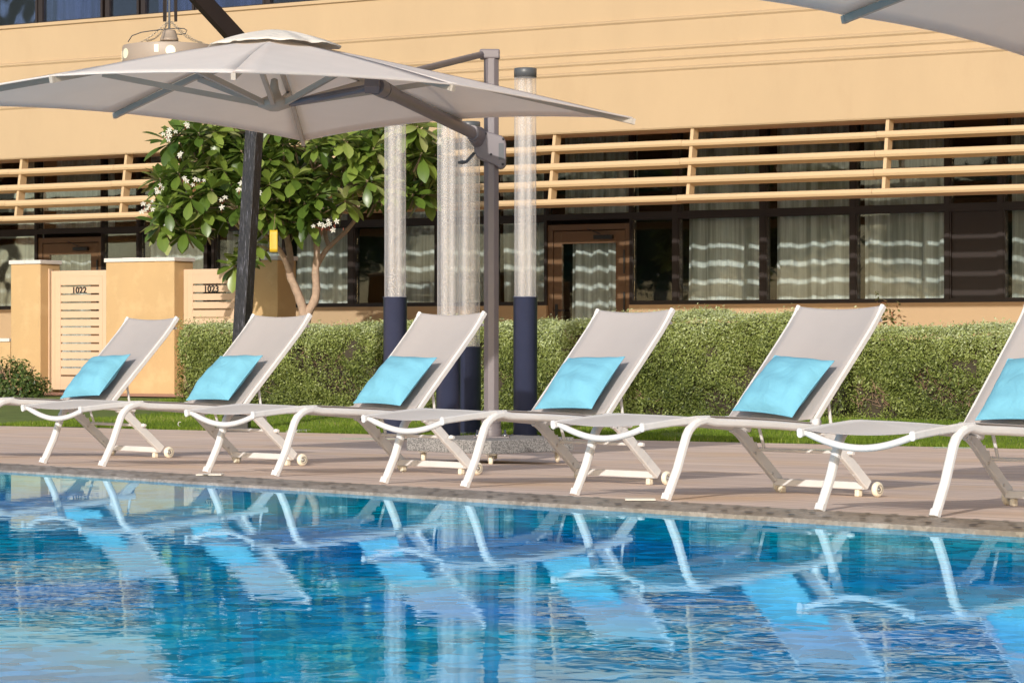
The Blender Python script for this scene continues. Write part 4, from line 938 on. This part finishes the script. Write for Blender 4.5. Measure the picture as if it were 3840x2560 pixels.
for k, t in enumerate((3.0, 4.3, 5.6, .2)):
    ch = MB(); a_ = HP(635, 82) + Vector((0.02*math.cos(t), 0, 0)); b_ = shc + Vector((rs_*.96*math.cos(t), rs_*.96*math.sin(t), .01)); n = 26
    for i in range(n):
        u0, u1 = i/n, (i+1.35)/n; s0, s1 = a_.lerp(b_, u0), a_.lerp(b_, min(1, u1)); sg = lambda u: Vector((0, 0, -.05*math.sin(math.pi*min(1, u))))
        s0 = s0 + sg(u0); s1 = s1 + sg(u1); d = (s1 - s0); w = Vector((0, 1, 0)) if i % 2 else Vector((-d.z, 0, d.x)).normalized(); w = w*.0075
        ch.tube([s0, s0.lerp(s1, .2) + w, s0.lerp(s1, .8) + w, s1, s0.lerp(s1, .8) - w, s0.lerp(s1, .2) - w, s0], .0024, 5, False)
    ch.build('chain', M['chain'], lamp)
cb = MB(); cb.tube([HP(x, y) for x, y in ((480, 158), (495, 135), (530, 122), (570, 116), (620, 110), (665, 107), (690, 108), (701, 115), (696, 126), (680, 130), (640, 127), (618, 134))], .005, 6); cb.tube([HP(626, -140), HP(624, 60), HP(622, 105)], .004, 6); cb.build('cable', M['black'], lamp)
# pale marks set in the shade
def on_shade(x, y, k):
    X = (x - (cxp + 2))/178.; t = math.asin(max(-1, min(1, X))); r = rs_*(1.004 + k); return shc + Vector((r*math.sin(t), -r*math.cos(t), (176 + 0 - y)/F*(LZ-.35)*1.0))
def mark(pts):
    m = MB(); n = len(pts); a_ = [on_shade(x, y, .004) for x, y in pts]; b_ = [on_shade(x, y, -.004) for x, y in pts]
    m.add(a_ + b_, [tuple(range(n)), tuple(range(2*n-1, n-1, -1))] + [(i, n+i, n+(i+1) % n, (i+1) % n) for i in range(n)]); m.build('mark', M['cream'], sho)
mark([(460.5, 196), (463.5, 196), (463.5, 232), (460.5, 232)])
mark([(484 + 12*math.cos(t), 210 + 19*math.sin(t)) for t in [k*6.283/24 for k in range(24)]])
mark([(602, 186), (618, 186), (618, 214), (602, 214)])
mark([(662 + 18*math.cos(t), 208 + 19*math.sin(t)) for t in [k*6.283/24 for k in range(24)]])

# ------------------------------------------------------------------ frangipani tree
TZ = 33.3; tb = U(1136, 1200, TZ); tb.z = lz(27.2); tree = empty('frangipani_tree', tb, 0, 'frangipani tree with glossy rosettes and white blossom, forked trunk behind the hedge', 'tree')
def TU(cx, cy, dz=0): return U(500 + cx/1.96, 420 + cy/1.96, TZ + dz) - tb
tk = MB()
def br(pts, r0, r1):
    P = [TU(*p) for p in pts]; n = len(P); Q = [P[0]]
    for i in range(n-1):
        a, b = P[max(i-1, 0)], P[min(i+2, n-1)]
        for k in (1, 2, 3):
            t = k/3; q = P[i]*(2*t**3 - 3*t*t + 1) + P[i+1]*(3*t*t - 2*t**3) + (P[i+1]-a)*.5*(t**3 - 2*t*t + t) + (b-P[i])*.5*(t**3 - t*t); Q.append(q)
    rr = [.78*(r0 + (r1-r0)*i/(len(Q)-1))*(1 + .06*math.sin(i*2.3)) for i in range(len(Q))]; tk.tube(Q, rr, 10)
z0p = (1250, 2050)
br([z0p, (1250, 1750), (1255, 1500), (1225, 1380), (1190, 1290), (1150, 1190), (1155, 1080, .1), (1135, 950, .1), (1105, 800, .1), (1110, 640, .2), (1090, 520, .2)], .088, .035)
br([(1262, 1700), (1275, 1500), (1330, 1390), (1345, 1300), (1338, 1180), (1350, 1060), (1350, 950), (1375, 860, -.1), (1340, 760, -.2)], .080, .04)
br([(1150, 1180), (1110, 1080, -.2), (1070, 1010, -.3), (1000, 940, -.4), (930, 860, -.6), (820, 760, -.8), (640, 640, -.8), (480, 600, -.8)], .05, .02)
br([(1340, 1150), (1400, 1040, .1), (1450, 980, .1), (1560, 880, .2), (1630, 790, .2), (1655, 715, .2), (1760, 690, .3), (1850, 610, .3), (2000, 480, .4), (2100, 380, .4)], .045, .018)
br([(1440, 985, .1), (1410, 900, .2), (1430, 780, .3), (1500, 640, .4), (1540, 460, .5), (1560, 330, .5)], .04, .018)
br([(1655, 715, .2), (1610, 670, .1), (1540, 660, 0), (1480, 620, -.2)], .02, .014)
br([(1340, 900), (1230, 830, -.3), (1160, 770, -.4), (1050, 700, -.5)], .03, .014)
br([(1100, 640, .2), (1200, 500, .0), (1320, 420, -.2), (1420, 370, -.4)], .03, .016)
br([(1090, 560, .2), (960, 430, .3), (800, 320, .4), (620, 260, .3), (480, 200, .2)], .03, .014)
br([(820, 760, -.8), (700, 700, -1.0), (420, 720, -1.0), (250, 700, -1.0)], .022, .014)
br([(1000, 1000, -.3), (950, 1040, -.3), (880, 1060, -.4), (800, 1060, -.5)], .016, .010)
br([(1560, 330, .5), (1640, 260, .5), (1700, 200, .4)], .02, .012); br([(1320, 420, -.2), (1300, 350, -.5), (1250, 260, -.7)], .02, .012)
poly = [(260,180),(420,60),(700,40),(900,20),(1850,20),(2160,110),(2230,230),(2225,560),(2080,640),(1960,520),(1820,620),(1640,600),(1560,700),(1380,740),(1180,800),(960,780),(820,740),(560,790),(330,850),(180,840),(120,700),(190,480),(280,330),(240,250)]
def inside(x, y):
    c = False; j = len(poly)-1
    for i in range(len(poly)):
        xi, yi = poly[i]; xj, yj = poly[j]
        if (yi > y) != (yj > y) and x < (xj-xi)*(y-yi)/(yj-yi)+xi: c = not c
        j = i
    return c
rs = random.Random(11); ros = []
fixed = [(600,250,-.9),(1180,480,-1.0),(1100,230,-.8),(1350,240,-1.1),(1550,200,-1.0),(1750,110,-.7),(250,690,-1.3),(570,560,-1.3),(420,620,-1.4),(760,690,-1.1),(800,480,-1.2),(1000,520,-1.0),(1350,600,-1.0),(1260,660,-.9),(1720,500,-.9),(1480,680,-.7),(2120,300,-.7),(2080,140,-.3),(330,440,-1.2),(330,160,-.8),(800,1070,-.6),(890,960,-.5),(740,1120,-.6),(2060,600,-.2),(960,700,-.9),(520,720,-1.2),(900,330,-.9),(480,150,-1.0),(200,820,-1.1),(380,860,-1.1),(1130,800,-.5),(1290,780,-.6),(1560,640,-.7),(1780,640,-.2),(1980,300,-.5),(1630,330,-.8),(720,130,-.6)]
for x, y, d in fixed: ros.append((x, y, d))
tries = 0
while len(ros) < 160 and tries < 6000:
    tries += 1; x, y = rs.uniform(80, 2250), rs.uniform(20, 900)
    if not inside(x, y): continue
    if 1180 < x < 1700 and y > 560 and rs.random() < .75: continue
    if 1380 < x < 1720 and 380 < y < 760 and rs.random() < .6: continue
    d = rs.uniform(-1.0, 1.1)
    if all((x-a)**2 + (y-b)**2 + ((d-c)*140)**2 > 78**2 for a, b, c in ros): ros.append((x, y, d))
lv_, lf_, lr_ = [], [], []
def leaf(c, d, L, w, up, tone):
    d = d.normalized(); s = d.cross(up).normalized(); nn = s.cross(d)
    K = 7; prof_ = [0.06, .30, .60, .88, 1.0, .84, .14]
    o = len(lv_); cur = rs.uniform(.05, .35)
    for i in range(K):
        t = i/(K-1); p = c + d*(L*t) + nn*(-cur*L*t*t); ww = w*prof_[i]
        lv_.append(p + s*ww + nn*(.22*ww)); lv_.append(p); lv_.append(p - s*ww + nn*(.22*ww))
    for i in range(K-1):
        a = o + i*3
        for q in ((a, a+1, a+4, a+3), (a+1, a+2, a+5, a+4)): lf_.append(q); lr_.append(min(1, max(0, tone + (.0 if q[0] == a else .04))))
for (x, y, d) in ros:
    c = TU(x, y, d); n = rs.randint(15, 21); base_t = rs.uniform(.22, .75); sc_ = rs.uniform(.85, 1.12)
    ax_ = Vector((rs.uniform(-.35, .35), rs.uniform(-.6, .1), 1)).normalized()
    for k in range(n):
        t = k*2.39996 + rs.uniform(-.2, .2); ring = k/n; el = 1.15 - 2.0*ring + rs.uniform(-.15, .15)
        h = Vector((math.cos(t), math.sin(t), 0)); h = (h - ax_*h.dot(ax_)).normalized(); dr = h*math.cos(el) + ax_*math.sin(el)
        L_ = .315*sc_*(1 - .35*max(0, (.25-ring)/.25))*rs.uniform(.8, 1.1)
        leaf(c - Vector((0, 0, .05*ring)), dr, L_, L_*.21, ax_ if abs(dr.dot(ax_)) < .95 else Vector((1, 0, 0)), base_t + rs.gauss(0, .14) + .15*(.4-ring))
me = bpy.data.meshes.new('crown'); me.from_pydata([tuple(v) for v in lv_], [], lf_); me.update(); me.polygons.foreach_set('use_smooth', [True]*len(lf_))
at = me.attributes.new('rnd', 'FLOAT', 'FACE'); at.data.foreach_set('value', lr_); me.materials.append(M['leaf'])
o = bpy.data.objects.new('crown', me); col.objects.link(o); o.parent = tree
tw_ = tk
for (x, y, d) in ros:
    c = TU(x, y, d); e = Vector((c.x*.93 + rs.uniform(-.05, .05), c.y*.8, c.z - .22)); tw_.tube([e, c.lerp(e, .5) + Vector((0, 0, -.02)), c], [.011, .012, .013], 6)
tk.build('trunk', M['bark'], tree)
def flower(c, sz, m, mb):
    f = Vector((rs.uniform(-.5, .5), -1, rs.uniform(.0, .8))).normalized(); a = f.cross(Vector((0, 0, 1))).normalized(); b = a.cross(f)
    for k in range(5):
        t = k*1.2566 + rs.uniform(0, .3); d = a*math.cos(t) + b*math.sin(t); s = -a*math.sin(t) + b*math.cos(t)
        m.add([c, c + d*sz*.5 + s*sz*.30 + f*.004, c + d*sz + s*sz*.10 - f*.004, c + d*sz*.95 - s*sz*.14 - f*.002, c + d*sz*.45 - s*sz*.20 + f*.006], [(0,1,2,3,4)], True)
for (x, y, n, sp_, d) in [(430,515,14,70,-1.7),(180,560,12,42,-1.6),(110,700,14,48,-1.6),(250,165,14,55,-1.3),(1440,830,16,85,-1.2),(920,590,3,14,-1.7),(655,640,4,22,-1.7),(775,572,3,14,-1.7),(650,700,3,16,-1.7),(345,320,6,22,-1.5),(790,520,2,10,-1.7),(2235,215,6,28,-1.1),(380,90,4,25,-1.2),(745,98,4,20,-1.4)]:
    n = max(2, int(n*.5)); pm = MB(); bm = MB(); cc_ = TU(x, y+40, d+.15)
    for k in range(n):
        c = TU(x + rs.gauss(0, sp_*.55), y + rs.gauss(0, sp_*.42), d + rs.uniform(-.08, .08)); flower(c, rs.uniform(.026, .040), pm, bm); bm.tube([cc_, cc_.lerp(c, .6) + Vector((0, 0, -.01)), c], .0035, 4, False)
    for k in range(n//2):
        c = TU(x + rs.gauss(0, sp_*.6), y + 20 + rs.gauss(0, sp_*.4), d); bm.tube([c, c + Vector((.0, 0, .03))], [.006, .002], 5)
    pm.build('blossom', M['petal'], tree); bm.build('blossom_stalk', M['bud'], tree)
def side_tree(X, Y, h, w, label):
    root = empty('broadleaf_tree', (X, Y, -.2), 0, label, 'tree', 'trees beside the pool left of the view')
    m = MB(); m.tube([(0, 0, -.6), (.1, .05, h*.3), (-.05, .1, h*.62)], [.16, .12, .06], 10)
    for k in range(5): t = k*1.2566; m.tube([(.08, .05, h*.32), (math.cos(t)*w*.35, math.sin(t)*w*.35, h*.55), (math.cos(t)*w*.6, math.sin(t)*w*.6, h*.72)], [.07, .045, .015], 7)
    m.build('trunk', M['bark'], root)
    n = 9000; cl_ = RNG.normal(0, 1, (26, 3)); cl_ /= np.linalg.norm(cl_, axis=1)[:, None]; cl_ *= RNG.uniform(.35, .85, 26)[:, None]
    k = RNG.integers(0, 26, n); P = cl_[k] + RNG.normal(0, .16, (n, 3)); Nn = P.copy(); Nn[:, 2] += .3
    P = P*np.array([w, w, h*.36]); P[:, 2] += h*.66; leaves(P, Nn, .13, 'crown', M['shrub'], root, np.clip(RNG.normal(.5, .25, n), 0, 1))
for X_, Y_, h_, w_ in ((-21, 15, 5.5, 2.6), (-27, 7, 7.0, 3.2), (-29, 21, 6.0, 3.0), (-38, 14, 8.0, 3.8), (-40, 25, 7.0, 3.4), (-48, 4, 9.0, 4.2), (-52, 20, 9.0, 4.5)):
    side_tree(X_, Y_, h_, w_, 'leafy tree standing left of the view, mirrored in the ground floor glass')
# yellow card trap hanging from a branch
tpz = 32.2; c0 = U(1026, 945, tpz); tr_ = empty('sticky_trap', c0, 0, 'small yellow card hanging on a string from the frangipani tree', 'insect trap')
m = MB(); m.grid(lambda u, v: (-.048 + .096*u, .004*math.sin(u*3), -.0 + .265*v), 6, 6); m.build('card', M['yellow'], tr_, solid=.002)
m = MB(); m.tube([(0, 0, .262), (.01, 0, .36), (.015, .03, .46)], .0025, 5); m.build('string', M['twig'], tr_)

# ------------------------------------------------------------------ small things on the ground
def onground(x, y, zg=-.157):
    Zd = F*(HC - zg)/(y - HOR); p = U(x, y, Zd); return p
def grate(x0, x1, y, label, w=.075):
    a, b = onground(x0, y-1), onground(x1, y+1); d = (b-a).normalized(); s = Vector((-d.y, d.x, 0)); root = empty('drain_grate', (a.x, a.y, gz(a.x, a.y) + .003), math.atan2(d.y, d.x), label, 'drain'); L_ = (b-a).length
    m = MB(); m.box((0, 0, 0), (L_, .006, .006)); m.box((0, w-.006, 0), (L_, w, .006)); k = 0.0
    while k < L_: m.box((k, .006, .0005), (k+.010, w-.006, .005)); k += .022
    m.build('grating', M['grate'], root); m = MB(); m.box((0, .001, -.004), (L_, w-.001, -.0005)); 
grate(1275, 1560, 1644, 'long grey green drain grating on the paving left of the clear columns')
grate(2905, 3190, 1684, 'drain grating on the paving behind the fifth lounger')
grate(3500, 3690, 1677, 'dark access grating in the paving beside the rightmost lounger leg')
p = onground(1122, 1616); r_ = empty('ground_light', (p.x, p.y, gz(p.x, p.y)+.002), 0, 'round pale light fitting set in the paving by the lawn edge', 'light fitting'); MB().lathe([(0, .022), (.10, .024), (.135, .014), (.15, 0), (0, 0)], n=28).build('rim', M['disc'], r_); MB().lathe([(0, .0275), (.08, .027), (.085, .0235)], n=24).build('lens', M['capgrey'], r_)
for (pts_, lab) in (([(1515, 1628), (1522, 1619), (1540, 1617), (1556, 1623), (1566, 1634)], 'looped navy hose beside the leftmost column foot'), ([(2016, 1612), (2030, 1610), (2045, 1617), (2058, 1624)], 'short dark cable beside the rightmost column foot')):
    q = onground(pts_[0][0], 1634); Zd = q.y; r_ = empty('hose', (q.x, q.y, gz(q.x, q.y)), 0, lab, 'hose')
    zz = gz(q.x, q.y); m = MB(); P = [U(x, y, Zd + .15) - Vector(r_.location) for x, y in pts_]; P = [Vector((v.x, v.y, max(.012, v.z))) for v in P]; m.tube(P, .013, 8); m.build('tube', M['hose'], r_)
for (x, y, lab) in ((788, 1779, 'left white diamond tile lying on the pool edge by the second pair of lounger feet'), (2400, 1876, 'right white diamond tile on the pool edge by the fourth lounger foot')):
    p = onground(x, y, .008); ww = (p.to_2d() - edge_pt(0)).dot(en); 
    r_ = empty('edge_tile', (p.x, p.y, max(gz(p.x, p.y), -.02)+.004), a0, lab, 'tile'); MB().add([(-.10, 0, 0), (0, -.10, 0), (.10, 0, 0), (0, .10, 0), (-.10, 0, .004), (0, -.10, .004), (.10, 0, .004), (0, .10, .004)], [(3,2,1,0),(4,5,6,7),(0,1,5,4),(1,2,6,5),(2,3,7,6),(3,0,4,7)]).build('tile', M['tile_w'], r_)
# sprinkler hook in the lawn
p = onground(679, 1600, -.15); r_ = empty('sprinkler', p, 0, 'tiny white curved sprinkler head in the grass at the left', 'sprinkler'); m = MB(); m.tube([(-.012+.02*math.cos(t), 0, .03+.022*math.sin(t)) for t in [1+i*.4 for i in range(11)]], .004, 6); m.tube([(-.01, 0, -.02), (-.01, 0, .01)], .006, 6); m.build('head', M['cap'], r_)
# sparrows
def bird(x, y, lab, rz):
    p = onground(x, y + 12, -.10); lxb, lyb = toB(p.x, p.y); z = lz(lyb); Zd = F*(HC - z - .02)/(y + 12 - HOR); p = U(x, y+12, Zd); r_ = empty('sparrow', (p.x, p.y, z), rz, lab, 'bird')
    b_ = MB(); sp_ = [(-.13, .085, .006), (-.10, .083, .010), (-.065, .080, .014), (-.045, .078, .026), (-.01, .078, .036), (.025, .088, .036), (.048, .105, .026), (.060, .120, .022), (.075, .128, .022), (.088, .128, .014), (.094, .127, .007)]
    b_.tube([(a*1.0, 0, h) for a, h, r in sp_], [r for _, _, r in sp_], 14); b_.build('body', M['feather'], r_)
    k = MB(); k.tube([(.092, 0, .127), (.112, 0, .123)], [.006, .001], 8); k.build('beak', M['capgrey'], r_)
    w = MB()
    for s in (-1, 1): w.grid(lambda u, v, s=s: (.03 - .12*u, s*(.034 - .012*u + .004*math.sin(3.14*v)), .105 - .03*v*(1-u*.6) - .015*u), 8, 5)
    w.build('wing', M['bark'], r_, solid=.003)
    l = MB()
    for s in (-.014, .014):
        l.tube([(.0, s, .05), (-.006, s, .025), (.0, s, .004)], .0022, 5)
        for a in (-.5, 0, .5): l.tube([(0, s, .004), (.016*math.cos(a), s + .016*math.sin(a), .002)], .0014, 4)
    l.build('legs', M['twig'], r_)
    e = MB(); 
    for s in (-1, 1): e.lathe([(0, -.002), (.003, 0), (0, .002)], (.080, s*.0195, .132), 8, 'y')
    e.build('eye', M['black'], r_)
bird(3284, 1626, 'sparrow standing on the lawn seen under the rightmost lounger seat, the right one', R(150))
bird(3252, 1612, 'paler sparrow half hidden by the seat, left of the other sparrow', R(200))

# ------------------------------------------------------------------ light, sky, camera
SUN_AZ, SUN_EL = 74.5, 20.0          # direction the light travels (from +X towards +Y), height
az = R(SUN_AZ); el = R(SUN_EL)
tdir = Vector((math.cos(az)*math.cos(el), math.sin(az)*math.cos(el), -math.sin(el)))
sun = bpy.data.lights.new('sun', 'SUN'); sun.energy = 3.4; sun.angle = R(.5); sun.color = (1.0, .95, .885)
so_ = bpy.data.objects.new('sun', sun); col.objects.link(so_); so_.rotation_euler = tdir.to_track_quat('-Z', 'Y').to_euler(); so_.location = (-5, -10, 8)
w = bpy.data.worlds.new('World'); sc.world = w; w.use_nodes = True; nt = w.node_tree; bg = nt.nodes['Background']
sky = nt.nodes.new('ShaderNodeTexSky'); sky.sky_type = 'NISHITA'; sky.sun_disc = False; sky.sun_elevation = el
sdir = -tdir; sky.sun_rotation = math.atan2(sdir.x, sdir.y); sky.altitude = 10; sky.air_density = 1.0; sky.dust_density = 1.5; sky.ozone_density = 1.0
nt.links.new(sky.outputs[0], bg.inputs[0]); bg.inputs[1].default_value = .15
cam = bpy.data.cameras.new('camera'); cam.sensor_width = 36; cam.lens = 36*F/3840; cam.shift_y = -(1280 - HOR)/3840*-1*-1; cam.clip_end = 2000; cam.clip_start = .1
cam.shift_y = (HOR - 1280)/3840
co_ = bpy.data.objects.new('camera', cam); col.objects.link(co_); co_.location = (0, 0, HC); co_.rotation_euler = (R(90), 0, 0); sc.camera = co_
sc.view_settings.view_transform = 'Standard'; sc.view_settings.look = 'None'; sc.view_settings.gamma = 1; sc.view_settings.use_curve_mapping = False
sc.view_settings.exposure = 0.15
sc.cycles.max_bounces = 10; sc.cycles.transparent_max_bounces = 24; sc.cycles.use_denoising = True
